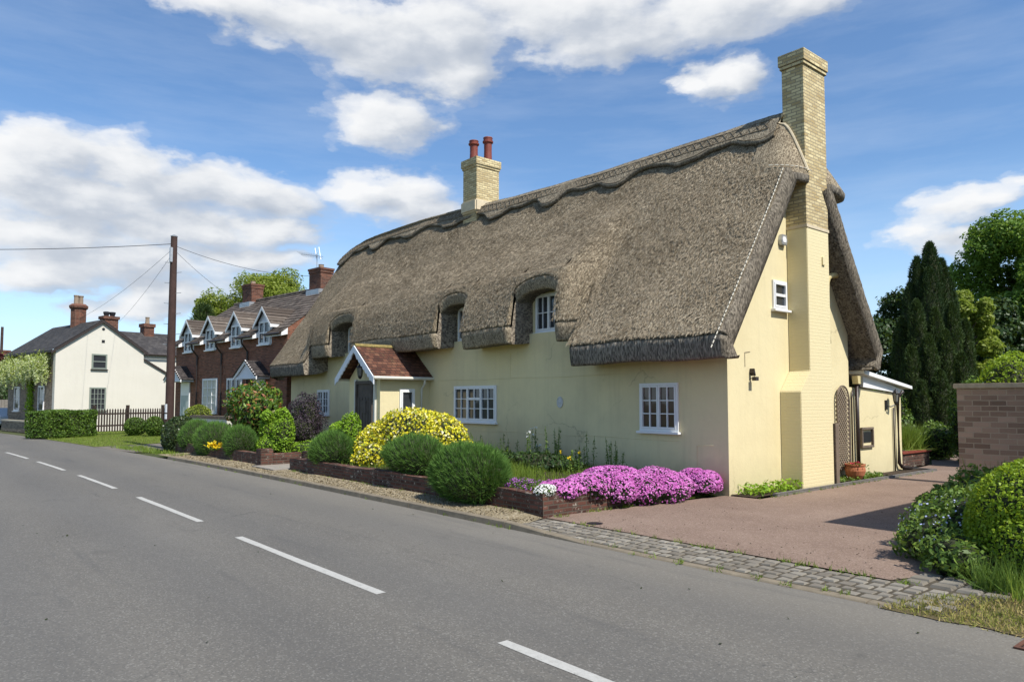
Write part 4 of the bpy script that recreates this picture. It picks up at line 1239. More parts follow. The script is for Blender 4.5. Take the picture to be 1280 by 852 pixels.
# raised garden beds behind the low walls, and the path to the porch
sheet('garden_bed', [(-18.95, 8.42), (-9.12, 8.42), (-9.12, 12.9), (-18.95, 12.9)], .36, M['soil'], thick=.36)
sheet('garden_bed', [(-30.1, 8.3), (-20.65, 8.42), (-20.65, 12.9), (-29.9, 12.9), (-30.3, 12.6)], .30, M['soil'], thick=.3)
sheet('garden_path', [(-20.6, 9.5), (-19.0, 9.5), (-19.0, 12.9), (-20.6, 12.9)], .22, M['slabstone'], thick=.2)
sheet('step', [(-20.55, 7.75), (-19.0, 7.75), (-19.0, 9.2), (-20.55, 9.2)], .11, M['slabstone'], thick=.12)
# grass in front of the pale house and beside the entrance
edge = [(x, 7.1 + bend(x)) for x in np.linspace(-47.5, -34.6, 12)]
lawn = edge + [(-35.5, 8.6), (-37, 13.0), (-43, 13.5), (-51.2, 12.5), (-50.4, 8.3), (-48.8, 6.6)]
sheet('lawn', lawn, .012, M['lawn'])
sheet('side_lane', [(-34.5, 6.3), (-30.2, 6.9), (-29.8, 8.0), (-34.2, 10.6), (-36.9, 13), (-35.3, 8.6)], .006, M['lane'])
P2 = in_poly(lawn, 9000); P = np.c_[P2, np.full(len(P2), .008)]
grass_patch('grass', ('short mown lawn grass between the road and the pale house', 'grass'), P, M['grass'], .10, .020)
# verge at the right
verge = [(-3.1, 7.14), (-2.0, 7.15), (2.5, 7.2), (2.5, 9.4), (-2.1, 9.4), (-2.45, 8.4), (-2.95, 7.9)]
sheet('verge', [(x, y) for x, y in verge[:1]] + [(q, 7.16 + .03 * math.sin(q * 5) + .02 * math.sin(q * 13)) for q in np.linspace(-2.9, 2.4, 60)] + verge[3:], .008, M['dryland'])
P2 = in_poly(verge, 26000) + rng.normal(size=(26000, 2)) * .04; P2 = P2[(P2[:, 1] > 7.05) | (rng.uniform(0, 1, 26000) < .5)]; P = np.c_[P2, np.full(len(P2), .015)]
grass_patch('verge_grass', ('worn yellowing verge grass beside the drive entrance', 'grass'), P, M['drygrass'], .055, .010, spread=.8)
P2 = in_poly([(-2.35, 8.1), (2.4, 7.9), (2.4, 9.3), (-2.3, 9.3)], 3800); P = np.c_[P2, np.full(len(P2), .05)]
grass_patch('tall_grass', ('tall green grass growing at the foot of the bright hedge', 'grass'), P, M['grass'], .30, .012, spread=.3)
# loose stones on the gravel
n = 5200
gx = rng.uniform(-27, -8.8, n); gy = rng.uniform(7.36, 8.12, n)
P = np.c_[gx, gy + np.array([bend(x) for x in gx]) * .6, np.where(gx < -9.3, .083, .035)]
V, F = leaf_quads(P, np.tile([0, 0, 1.0], (n, 1)), .036, .03, .5, fold=.5)
tag(np_mesh('gravel', V, F, M['gravel'], None, (0, 0, 0)), 'loose pale gravel along the strip below the garden wall', 'gravel', kind='stuff')
# dead leaves and crumbs on the road
n = 34
P = np.c_[rng.uniform(-16, -1, n), rng.uniform(.6, 6.9, n), np.full(n, .008)]
V, F = leaf_quads(P, np.tile([0, 0, 1.0], (n, 1)), .045, .025, .25)
tag(np_mesh('fallen_leaves', V, F, M['twig'], None, (0, 0, 0)), 'dark dead leaves scattered over the asphalt', 'leaves', kind='stuff')
# gully grate at the right edge
gr = MB()
gx0, gy0 = -1.93, 6.80
gr.box(gx0, gx0 + .45, gy0, gy0 + .03, .0, .016).box(gx0, gx0 + .45, gy0 + .39, gy0 + .42, .0, .016).box(gx0, gx0 + .03, gy0 + .03, gy0 + .39, 0, .016).box(gx0 + .42, gx0 + .45, gy0 + .03, gy0 + .39, 0, .016)
for k in range(7): gr.box(gx0 + .05 + k * .053, gx0 + .075 + k * .053, gy0 + .03, gy0 + .39, 0, .014)
gg = thing('drain_grate', 'rusty iron drain grate set in the road edge beside the verge', 'drain', (gx0 + .2, gy0 + .2, 0), world=True)
gr.build('grate', M['rust'], gg); MB().box(gx0 + .02, gx0 + .43, gy0 + .02, gy0 + .40, .001, .004).build('drain_opening', M['iron'], gg)
tag(MB().lathe([(.12, 0), (.13, .006), (.10, .008), (.02, .008)], (-7.99, 8.45, .022), 16).build('inspection_cover', M['iron'], None, (-7.99, 8.45, .022)), 'small round dark iron cover let into the red drive', 'cover')
# ------------------------------------------------------------------ the garden walls
gw = thing('garden_wall', 'low weathered brick garden wall holding the flower bed, right of the step', 'garden wall', (-13, 8.25, 0), world=True)
mb = MB()
n = 24
xs = np.linspace(-18.95, -8.905, n)
for a, b in zip(xs, xs[1:]):
    t0 = .40 + .015 * math.sin(a * 1.7) + .01 * math.sin(a * 5); t1 = .40 + .015 * math.sin(b * 1.7) + .01 * math.sin(b * 5)
    P = [(a, 8.18, 0), (b, 8.18, 0), (b, 8.42, 0), (a, 8.42, 0), (a, 8.17, t0), (b, 8.17, t1), (b, 8.42, t1), (a, 8.42, t0)]
    mb.add(P, [(0, 1, 5, 4), (4, 5, 6, 7), (2, 3, 7, 6)])
mb.build('front_run', M['gardenbrick'], gw, jitter=.006)
mb = MB()
ys = np.linspace(8.185, 12.88, 14)
for a, b in zip(ys, ys[1:]):
    f = lambda y: .41 - .05 * (y - 8.2) / 4.6 + .012 * math.sin(y * 3)
    P = [(-8.90, a, 0), (-8.90, b, 0), (-9.13, b, 0), (-9.13, a, 0), (-8.90, a, f(a)), (-8.90, b, f(b)), (-9.13, b, f(b)), (-9.13, a, f(a))]
    mb.add(P, [(0, 1, 5, 4), (4, 5, 6, 7), (2, 3, 7, 6), (0, 4, 7, 3)])
mb.build('return_run', M['gardenbrick'], gw, jitter=.006)
gl_ = thing('garden_wall', 'low dark brick garden wall under the clipped mounds, left of the step', 'garden wall', (-25, 8.1, 0), world=True)
mb = MB()
xs = np.linspace(-30.2, -20.9, 26)
for a, b in zip(xs, xs[1:]):
    y0, y1 = 8.15 + .5 * bend(a) - .5 * bend(-20), 8.15 + .5 * bend(b) - .5 * bend(-20)
    P = [(a, y0, 0), (b, y1, 0), (b, y1 + .23, 0), (a, y0 + .23, 0), (a, y0, .40), (b, y1, .40), (b, y1 + .23, .40), (a, y0 + .23, .40)]
    mb.add(P, [(0, 1, 5, 4), (4, 5, 6, 7), (2, 3, 7, 6)])
mb.build('front_run', M['gardenbrick'], gl_, jitter=.006)
MB().box(-20.9, -20.52, 8.0, 8.36, 0, .56).build('pier', M['gardenbrick'], gl_, bevel=.012)
MB().box(-20.52, -19.02, 9.22, 9.46, 0.10, .46).build('recess_wall', M['gardenbrick'], gl_, bevel=.01)
MB().box(-20.75, -20.53, 8.36, 9.22, 0, .42).build('step_cheek', M['gardenbrick'], gl_, bevel=.01)

# ------------------------------------------------------------------ mounds and shrubs of the front garden
GM = 'clipped mounds along the low garden wall'
lav_mound((-17.35, 8.62, .62), (.78, .58, .56), 'clipped_mound', 'round green needle-leaved mound just right of the step, in front of the porch', GM)
lav_mound((-13.55, 8.70, .72), (.95, .62, .46), 'clipped_mound', 'round green needle-leaved mound in front of the golden shrub, below the three-light window', GM)
lav_mound((-10.98, 8.22, .56), (1.0, .66, .60), 'clipped_mound', 'largest round green needle-leaved mound, bulging over the wall beside the violet flowers', GM, n=17000, L=.13)
lav_mound((-23.4, 8.45, .58), (.66, .50, .58), 'clipped_mound', 'round green needle-leaved mound between the yellow tulips and the left lime shrub', GM, n=8000)
lav_mound((-25.75, 8.45, .58), (1.05, .66, .66), 'clipped_mound', 'broad green needle-leaved mound left of the yellow tulips', GM, n=9000)
lav_mound((-27.9, 8.5, .58), (.82, .60, .66), 'clipped_mound', 'dark green needle-leaved mound between the ivy hedge and the broad mound', GM, n=8000)
leafy_bush('ivy_hedge', 'dark glossy clipped ivy hedge at the foot of the telegraph pole', [((-29.4, 8.35, .55), (.85, .70, .80), 1), ((-30.1, 8.6, .58), (.8, .65, .76), .8)], M['l_ivy'], (.075, .06), 9000, 'hedge', amp=.06, shell=.07)
leafy_bush('golden_shrub', 'large rounded shrub of bright yellow and white leaves beneath the three-light window',
           [((-15.6, 10.0, 1.0), (1.55, .92, .75), 1.0), ((-16.5, 9.6, .75), (.85, .7, .64), .5), ((-14.6, 10.1, .88), (.85, .72, .66), .5), ((-16.0, 9.1, .55), (.7, .5, .38), .25)],
           M['l_euon'], (.085, .055), 17000, amp=.13, shell=.12, base=(-15.3, 9.8, .36))
leafy_bush('lime_shrub', 'bright lime green shrub with two upright lobes, left of the step',
           [((-23.25, 9.3, .85), (.36, .34, .74), 1), ((-22.15, 9.35, .88), (.36, .34, .80), 1), ((-23.1, 9.2, 1.42), (.20, .20, .22), .25), ((-22.2, 9.3, 1.52), (.24, .22, .20), .3), ((-22.7, 9.1, .50), (.7, .42, .34), .6)], M['l_lime'], (.065, .045), 9000, group='lime green shrubs', amp=.16, base=(-22.6, 9.3, .3))
leafy_bush('lime_shrub', 'bright lime green shrub leaning up towards the porch door, right of the step',
           [((-19.25, 9.9, .85), (.42, .42, .55), 1), ((-18.6, 9.8, 1.0), (.30, .30, .62), .7), ((-19.0, 9.5, .55), (.6, .45, .35), .6)], M['l_lime'], (.065, .045), 8000, group='lime green shrubs', amp=.16, base=(-19.0, 9.8, .36))
leafy_bush('purple_shrub', 'dark purple-leaved shrub in front of the far cottage window',
           [((-24.2, 11.0, 1.25), (.75, .65, .95), 1), ((-23.9, 10.7, .9), (.7, .6, .6), .5)], M['l_purple'], (.06, .045), 8500, amp=.18, shell=.2, corek=.7, base=(-24.2, 11.0, .3))
leafy_bush('red_tipped_shrub', 'tall glossy green shrub with red young leaves before the brick house',
           [((-26.7, 10.1, 2.0), (1.30, 1.0, .62), 1), ((-27.4, 10.2, 1.5), (.9, .8, .7), .6), ((-26.0, 10.0, 1.6), (.9, .8, .8), .6), ((-26.6, 10.0, 1.0), (.8, .7, .6), .4)],
           M['l_phot'], (.19, .075), 5200, amp=.2, shell=.22, corek=.66, base=(-26.6, 10.1, .3), up=-.3)
leafy_bush('low_foliage', 'small light green plants filling the bed between the lime shrubs and the step', [((-21.4, 9.9, .4), (1.3, .5, .28), 1)], M['l_lime'], (.07, .05), 1800, amp=.2, base=(-21.4, 9.9, .3), cat='plant')


def tuft_flowers(name, label, c, r, n, mat, leafmat, nl, size=.05, cat='flowers', leaf=(.16, .018), zl=.1):
    root = thing(name, label, cat, (c[0], c[1], max(0, c[2] - .3)), world=True)
    P = np.array(c) + rng.normal(size=(nl, 3)) * np.array([r, r, .03]) * .6 - np.array([0, 0, zl])
    V, F = blade_tris(P, np.tile([0, 0, 1.0], (nl, 1)), leaf[0], leaf[1], .4); np_mesh('leaves', V, F, leafmat, root)
    P = np.array(c) + rng.normal(size=(n, 3)) * np.array([r, r, r * .6]) * .55 + np.array([0, 0, .03])
    V, F = flower_discs(P, np.tile([0, -.3, 1.0], (n, 1)), size, .6); np_mesh('blossom', V, F, mat, root)
    return root


tuft_flowers('yellow_tulips', 'clump of yellow flowers between two clipped mounds on the wall', (-24.45, 8.0, .46), .18, 60, M['f_yellow'], M['l_box'], 120, .11)

# ---- cascades of pink over the return wall
def cushion(name, label, lumps, mat, n, size, leafmat, nleaf, leaf, base):
    root = thing(name, label, 'flowers', base, world=True)
    A, B, Cc = [], [], []
    tot = sum(r[0] * r[1] for _, r in lumps)
    for c, r in lumps:
        lp = Lump(9, 4.5); k = r[0] * r[1] / tot
        P, nr, d = ell_points(int(n * k), c, r, lp, .10, -.75, .035)
        keep = rng.uniform(0, 1, len(P)) < np.clip(.62 + .85 * d[:, 2] + .55 * lp(d) + .35 * np.sin(P[:, 0] * 9 + P[:, 1] * 7) * np.sin(P[:, 1] * 11), .10, 1)
        P, nr = P[keep], nr[keep]
        A.append(flower_discs(P, nr * .8 + np.array([.15, -.1, .35]), size, .45, lift=.012))
        P, nr, d = ell_points(int(nleaf * k), c, (r[0] * .97, r[1] * .97, r[2] * .97), lp, .10, -.85, .06)
        B.append(leaf_quads(P, nr, leaf[0], leaf[1], .9))
        Cc.append(core_ell(c, r, .88, lp, .10, 22, 12))
    V, F = join(*B); np_mesh('leaves', V, F, leafmat, root)
    V, F = join(*A); np_mesh('blossom', V, F, mat, root)
    V, F = join(*Cc); np_mesh('stems', V, F, M['twig'], root, smooth=True)
    return root


cushion('pink_cushion_flowers', 'broad carpet of magenta pink flowers spilling over the low brick wall',
        [((-9.15, 8.85, .40), (.34, .50, .18)), ((-9.15, 9.5, .40), (.42, .50, .25)), ((-9.05, 10.05, .34), (.46, .45, .29)), ((-9.45, 10.55, .42), (.65, .62, .28)), ((-8.95, 10.75, .27), (.44, .50, .31)),
         ((-8.86, 11.3, .22), (.46, .46, .29)), ((-9.2, 11.5, .34), (.55, .50, .28)), ((-8.95, 11.72, .27), (.40, .40, .27))],
        M['f_pink'], 26000, .040, M['l_ivy'], 9000, (.055, .024), (-9.2, 10.2, 0.0))
cushion('pink_cushion_flowers', 'smaller separate mound of magenta pink flowers against the cottage corner',
        [((-8.80, 12.50, .30), (.35, .40, .24)), ((-9.05, 12.45, .32), (.36, .36, .24))], M['f_pink'], 6500, .040, M['l_ivy'], 2600, (.05, .022), (-8.9, 12.5, 0.0))
cushion('white_flowers', 'small patch of white flowers at the near end of the pink carpet', [((-9.02, 8.36, .44), (.16, .20, .10))], M['f_white'], 700, .032, M['l_mixed'], 400, (.05, .02), (-9.02, 8.36, .36))
cushion('violet_flowers', 'low grey-green tuft topped with violet flowers beside the largest mound', [((-9.85, 8.62, .40), (.62, .32, .16))], M['f_purple'], 900, .03, M['l_mixed'], 2600, (.07, .014), (-9.95, 8.62, .36))

# ---- tall stems along the front wall
def stem_plant(x, y, h, k, label, flower=None, name='border_plant', z0=.36, leafy=1.0):
    root = thing(name, label, 'plant', (x, y, z0), group='tall border plants along the cottage wall', world=True)
    LP, LN, FP_ = [], [], []
    for i in range(k * 2 if leafy == 1.0 else k):
        a = random.uniform(0, 6.28); r = random.uniform(0, .34); hh = h * random.uniform(.40, 1.0)
        b = Vector((x + r * math.cos(a), y + r * math.sin(a), z0)); e = b + Vector((random.uniform(-.08, .08), random.uniform(-.05, .05), hh))
        MB().tube([b, b.lerp(e, .5) + Vector((random.uniform(-.02, .02), 0, 0)), e], [.009, .007, .004], 5).build('stem', M['l_mixed'], root)
        for t in np.linspace(.05, .90, int(13 * leafy)):
            p = b.lerp(e, t); s = .10 * (1.1 - t)
            for _ in range(3):
                LP.append(p + Vector((random.uniform(-s, s), random.uniform(-s, s), random.uniform(-.02, .02)))); LN.append((random.uniform(-1, 1), random.uniform(-1, 1), .8))
        FP_.append(e)
    V, F = leaf_quads(np.array(LP), unit(np.array(LN)), .065, .026, .6); np_mesh('leaves', V, F, M['l_mixed'], root)
    if flower:
        P = np.concatenate([np.array(p) + rng.normal(size=(5, 3)) * .018 for p in FP_])
        V, F = flower_discs(P, np.tile([.2, -.7, .6], (len(P), 1)), .045, .5); np_mesh('blossom', V, F, flower, root)
    return root


for x, y, h, k, lb, fl_ in ((-15.9, 12.2, .75, 4, 'thin tall stems against the cream wall below the three-light window', None),
                            (-14.6, 12.2, .80, 5, 'upright leafy stems against the wall, left of the oval plaque', None),
                            (-13.4, 12.1, .95, 5, 'tall leafy stems tipped with white buds below the oval plaque', M['f_white']),
                            (-12.7, 12.15, 1.0, 5, 'tallest dark leafy stems, just right of the oval plaque', None),
                            (-11.9, 12.1, .92, 5, 'dark leafy stems midway between oval plaque and two-light window', None),
                            (-10.9, 12.2, .85, 4, 'sparse leafy stems below the left edge of the two-light window', None)):
    stem_plant(x, y, h, k, lb, fl_)
stem_plant(-11.35, 11.3, .52, 4, 'orange-yellow poppies behind the pink carpet', M['f_yellow'], 'yellow_poppy', leafy=.6)
stem_plant(-14.1, 10.6, .38, 3, 'small yellow poppies beside the violet flowers', M['f_yellow'], 'yellow_poppy', leafy=.6)
leafy_bush('leafy_perennial', 'low dark green leafy clump behind the pink carpet', [((-12.7, 11.5, .50), (1.3, .5, .26), 1), ((-14.3, 11.3, .5), (.7, .45, .25), .5)], M['l_dark'], (.10, .06), 2600, 'plant', amp=.25, base=(-12.9, 11.5, .36))
P2 = in_poly([(-18.8, 8.5), (-9.3, 8.5), (-9.3, 12.7), (-18.8, 12.7)], 9000); P = np.c_[P2, np.full(len(P2), .355)]
grass_patch('garden_grass', ('fine green garden growth covering the flower bed', 'grass'), P, M['grass'], .16, .012)
P2 = in_poly([(-13.2, 9.0), (-11.2, 8.9), (-11.0, 10.2), (-12.8, 10.8)], 1800); P = np.c_[P2, np.full(len(P2), .355)]
grass_patch('garden_grass', ('taller bright green blades between the largest mound and the wall', 'grass'), P, M['grass'], .34, .010)
P2 = in_poly([(-8.47, 13.0), (-7.96, 13.2), (-7.97, 14.9), (-8.47, 14.9)], 420); P = np.c_[P2, .05 + rng.uniform(0, .22, len(P2)) * (.35 + .65 * np.abs(np.sin(P2[:, 1] * 4.1)))]
V, F = leaf_quads(P, np.tile([0, 0, 1.0], (len(P), 1)), .10, .06, .7)
tag(np_mesh('weeds', V, F, M['l_lime'], None, (-8.2, 14, 0)), 'uneven small green weeds at the foot of the sunlit gable', 'weeds', kind='stuff')
P2 = in_poly([(-8.47, 16.5), (-7.96, 16.6), (-7.97, 19.2), (-8.47, 19.2)], 420); P = np.c_[P2, rng.uniform(.05, .14, len(P2))]
V, F = leaf_quads(P, np.tile([0, 0, 1.0], (len(P), 1)), .12, .05, .7)
tag(np_mesh('weeds', V, F, M['l_mixed'], None, (-8.2, 17.8, 0)), 'green weeds around the terracotta flowerpot and trellis foot', 'weeds', kind='stuff')
P2 = in_poly([(-33.5, 6.75), (-26.2, 7.25), (-26.0, 7.75), (-33.2, 7.9)], 1500); P = np.c_[P2, np.full(len(P2), .03)]
grass_patch('verge_grass', ('rough grass at the kerb end below the ivy hedge', 'grass'), P, M['grass'], .14, .02)

# ------------------------------------------------------------------ right-hand side
leafy_bush('bright_hedge', 'bright yellow-green clipped bush beside the drive at the frame edge',
           [((-2.34, 9.72, .58), (.86, .78, .75), 1), ((-1.5, 9.6, .60), (1.0, .85, .74), .7), ((-2.28, 9.55, .42), (.84, .74, .56), .6)], M['l_hedge'], (.042, .030), 46000, 'hedge', amp=.06, shell=.05, base=(-2.2, 9.7, 0), corek=.88)
def forget(root):
    P, nr, d = ell_points(420, (-3.38, 9.95, .34), (.62, .72, .42), None, 0, -.1, .10)
    V, F = flower_discs(P, nr, .028, .5, lift=.03); np_mesh('blossom', V, F, M['f_blue'], root)
leafy_bush('flowering_shrub', 'untidy leafy plants with tiny pale blue flowers edging the drive',
           [((-3.42, 9.75, .28), (.55, .55, .36), 1), ((-3.62, 10.6, .36), (.55, .65, .42), 1), ((-3.1, 10.2, .45), (.6, .6, .42), 1), ((-3.0, 9.1, .2), (.42, .40, .28), .5)], M['l_mixed'], (.085, .038), 8500, amp=.28, shell=.2, corek=.72, extra=forget, base=(-3.3, 10.1, 0))
leafy_bush('spreading_shrub', 'spreading dark green shrub between the blue-flowered plants and the block wall', [((-4.1, 12.0, .34), (.5, .6, .36), 1), ((-3.75, 12.3, .5), (.65, .6, .42), 1), ((-3.3, 11.5, .5), (.6, .6, .45), .7)], M['l_mixed'], (.09, .05), 6000, amp=.25, shell=.2, corek=.72, base=(-3.8, 12, 0))
n = 90
P = np.c_[rng.uniform(-4.0, -3.2, n), rng.uniform(12.3, 13.1, n), rng.uniform(.3, .5, n)]
ir_ = thing('strap_leaf_clump', 'clump of upright strap leaves in front of the block wall', 'plant', (-3.6, 12.7, 0), world=True)
V, F = blade_tris(P, np.tile([0, 0, 1.0], (n, 1)), .65, .05, .35); np_mesh('leaves', V, F, M['l_mixed'], ir_)
n = 420
P = np.c_[rng.uniform(-2.75, -2.35, n), rng.uniform(8.45, 8.75, n), np.full(n, .02)]
gc = thing('grass_clump', 'tall feathery green grass clump under the bright hedge', 'plant', (-2.5, 8.9, 0), world=True)
V, F = blade_tris(P, np.tile([0, 0, 1.0], (n, 1)), .40, .009, .4); np_mesh('leaves', V, F, M['l_mixed'], gc)

bw_ = thing('block_wall', 'tall brown rough block wall with pale coping across the drive', 'wall', (-2, 19, 0), world=True)
MB().box(-6.30, 5, 18.9, 19.15, 0, 2.22).build('wall_face', M['wallblock'], bw_)
MB().box(-6.36, 5, 18.84, 19.21, 2.222, 2.34).build('coping', M['coping'], bw_, bevel=.015)

# added house, unseen outside the frame, put in to throw the drive's shadow
nh = thing('added_shadow_house', 'added unseen brick house beyond the bright hedge, put in to cast the drive shadow', 'house', (3, 15, 0), world=True)
FN = Fr((0, 11.55, 0), (1, 0, 0), (0, -1, 0))
MB().prism([(-1.6, 0), (7, 0), (7, 5.2), (2.7, 8.2), (-1.6, 5.2)], -6.8, 0, FN).build('wall', M['redbrick'], nh)
r_ = MB()
courses(r_, (-1.75, 11.4, 5.12), (-1.75, 18.5, 5.12), (2.7, 18.5, 8.28), (2.7, 11.4, 8.28), 22)
courses(r_, (7.15, 18.5, 5.12), (7.15, 11.4, 5.12), (2.7, 11.4, 8.28), (2.7, 18.5, 8.28), 22)
r_.build('roof', M['housetile'], nh)
window(nh, FN, .2, 1.6, 1.0, 2.2, 2, 1, 2); window(nh, FN, 3.4, 4.8, 1.0, 2.2, 2, 1, 2)

# raised brick planter behind the extension
pl = thing('raised_planter', 'low raised brick planter with red coping beside the path', 'planter', (-9, 23, 0), world=True)
MB().box(-10.5, -8.80, 22.0, 24.0, 0, .40).build('wall', M['gardenbrick'], pl, bevel=.02)
MB().box(-10.55, -8.75, 21.95, 24.05, .402, .47).build('coping', M['terracotta'], pl, bevel=.015)
MB().box(-10.4, -8.95, 22.15, 23.85, .46, .49).build('soil', M['soil'], pl)
p2 = thing('flowerpot', 'terracotta pot standing on the raised brick planter', 'pot', (-9.35, 22.3, .47), world=True)
MB().lathe([(.14, 0), (.2, .2), (.23, .2), (.23, .26), (.19, .26), (0, .22)], (-9.35, 22.3, .49), 20).build('pot', M['plantpot'], p2)
n = 1300
P = np.c_[rng.normal(-9.25, .18, n), rng.normal(23.3, .28, n), np.full(n, .48)]
sg = thing('spiky_plant', 'feathery bright green plant growing in the raised brick planter', 'plant', (-9.25, 23.3, .49), world=True)
V, F = blade_tris(P, np.tile([0, 0, 1.0], (n, 1)), .80, .02, .35); np_mesh('leaves', V, F, M['grass'], sg)
leafy_bush('garden_shrub', 'mid green shrub behind the raised planter and the white-edged extension', [((-10.6, 24.8, 1.2), (.9, .8, 1.2), 1), ((-11.6, 25.6, 1.3), (1.2, .9, 1.3), 1), ((-9.9, 24.6, .8), (.6, .6, .7), .5)], M['l_box'], (.12, .07), 5200, amp=.22, shell=.2, base=(-10.2, 24.6, 0))
leafy_bush('garden_shrub', 'blue-green low shrub at the bend of the path under the yews', [((-9.35, 26.2, .6), (.6, .7, .65), 1)], M['l_mixed'], (.12, .06), 2200, amp=.25, shell=.2, base=(-9.35, 26.2, 0))
leafy_bush('garden_shrub', 'round leafy bush showing above the block wall at the frame edge', [((-6.75, 24.4, 1.9), (.95, .85, 1.45), 1), ((-5.5, 24.6, 1.9), (1.2, 1.0, 1.5), 1)], M['l_hedge'], (.10, .06), 9000, amp=.12, shell=.1, base=(-6.2, 24.4, 0))
leafy_bush('garden_shrub', 'flat-topped green bush just above the left end of the block wall', [((-8.0, 25.4, 1.25), (.75, .75, 1.4), 1)], M['l_box'], (.10, .06), 3800, amp=.12, shell=.1, base=(-8.0, 25.4, 0))
rtv, fwv = np.array([.645, .764]), np.array([-.764, .645])
def at(lat, dep): return tuple(rtv * lat + fwv * dep)
cols = []
for px_, top_, r, dd in ((1130, 396, .62, 30.5), (1149, 374, .62, 30), (1172, 384, .60, 30), (1193, 378, .62, 30), (1210, 398, .5, 30.2), (1140, 432, .60, 28.9), (1162, 418, .60, 28.8), (1184, 412, .58, 28.9), (1203, 440, .55, 28.7), (1152, 476, .52, 28.1), (1175, 462, .54, 28.0), (1195, 488, .5, 27.9)):
    lat = (px_ - 640) / 911 * dd; x, y = at(lat, dd)
    cols.append((x, y, r * .66, 0.1, 1.95 + (500 - top_) / 911 * dd))
flame_tree('yew_tree', 'broad dark yew of many upright plumes beside the path', (-11.6, 32.4, 0), cols, M['l_yew'], 120000, .11, .032)
x, y = at((1168 - 640) / 911 * 33, 33)
flame_tree('conifer', 'tall dark pointed conifer rising behind the yew', (x, y, 0), [(x, y, .60, 1.0, 9.15), (x - .42, y - .35, .50, 1, 8.5), (x + .32, y + .42, .50, 1, 8.4), (x + .12, y - .5, .55, 1, 7.9), (x - .65, y - .62, .42, 1, 7.3), (x + .5, y + .75, .45, 1, 7.4)], M['l_cypress'], 60000, .15, .036)
x, y = at((1122 - 640) / 911 * 37, 37)
broad_tree('dark_tree', 'dark round evergreen tree left of the pointed conifer', (x, y, 0), 7.4, 2.3, M['l_dark'], 42000, (.20, .12), (.48, .50), 56, seed=3, gap=.1)
x, y = at((1214 - 640) / 911 * 38.5, 38.5)
broad_tree('light_tree', 'lighter green small tree between the conifer and the big tree', (x, y, 0), 7.9, 1.5, M['l_young'], 30000, (.18, .11), (.55, .44), 40, seed=5, gap=.1)
x, y = at((1280 - 640) / 911 * 47, 47)
broad_tree('large_tree', 'large spreading broadleaf tree above the block wall', (x, y, 0), 15.2, 4.0, M['l_oak'], 80000, (.24, .15), (.56, .44), 70, seed=9, gap=.25)
x, y = at((1240 - 640) / 911 * 44, 44)
broad_tree('shade_tree', 'darker broadleaf tree filling in below the large tree', (x, y, 0), 8.2, 2.6, M['l_dark'], 26000, (.28, .18), (.58, .42), 22, seed=12, gap=.2)

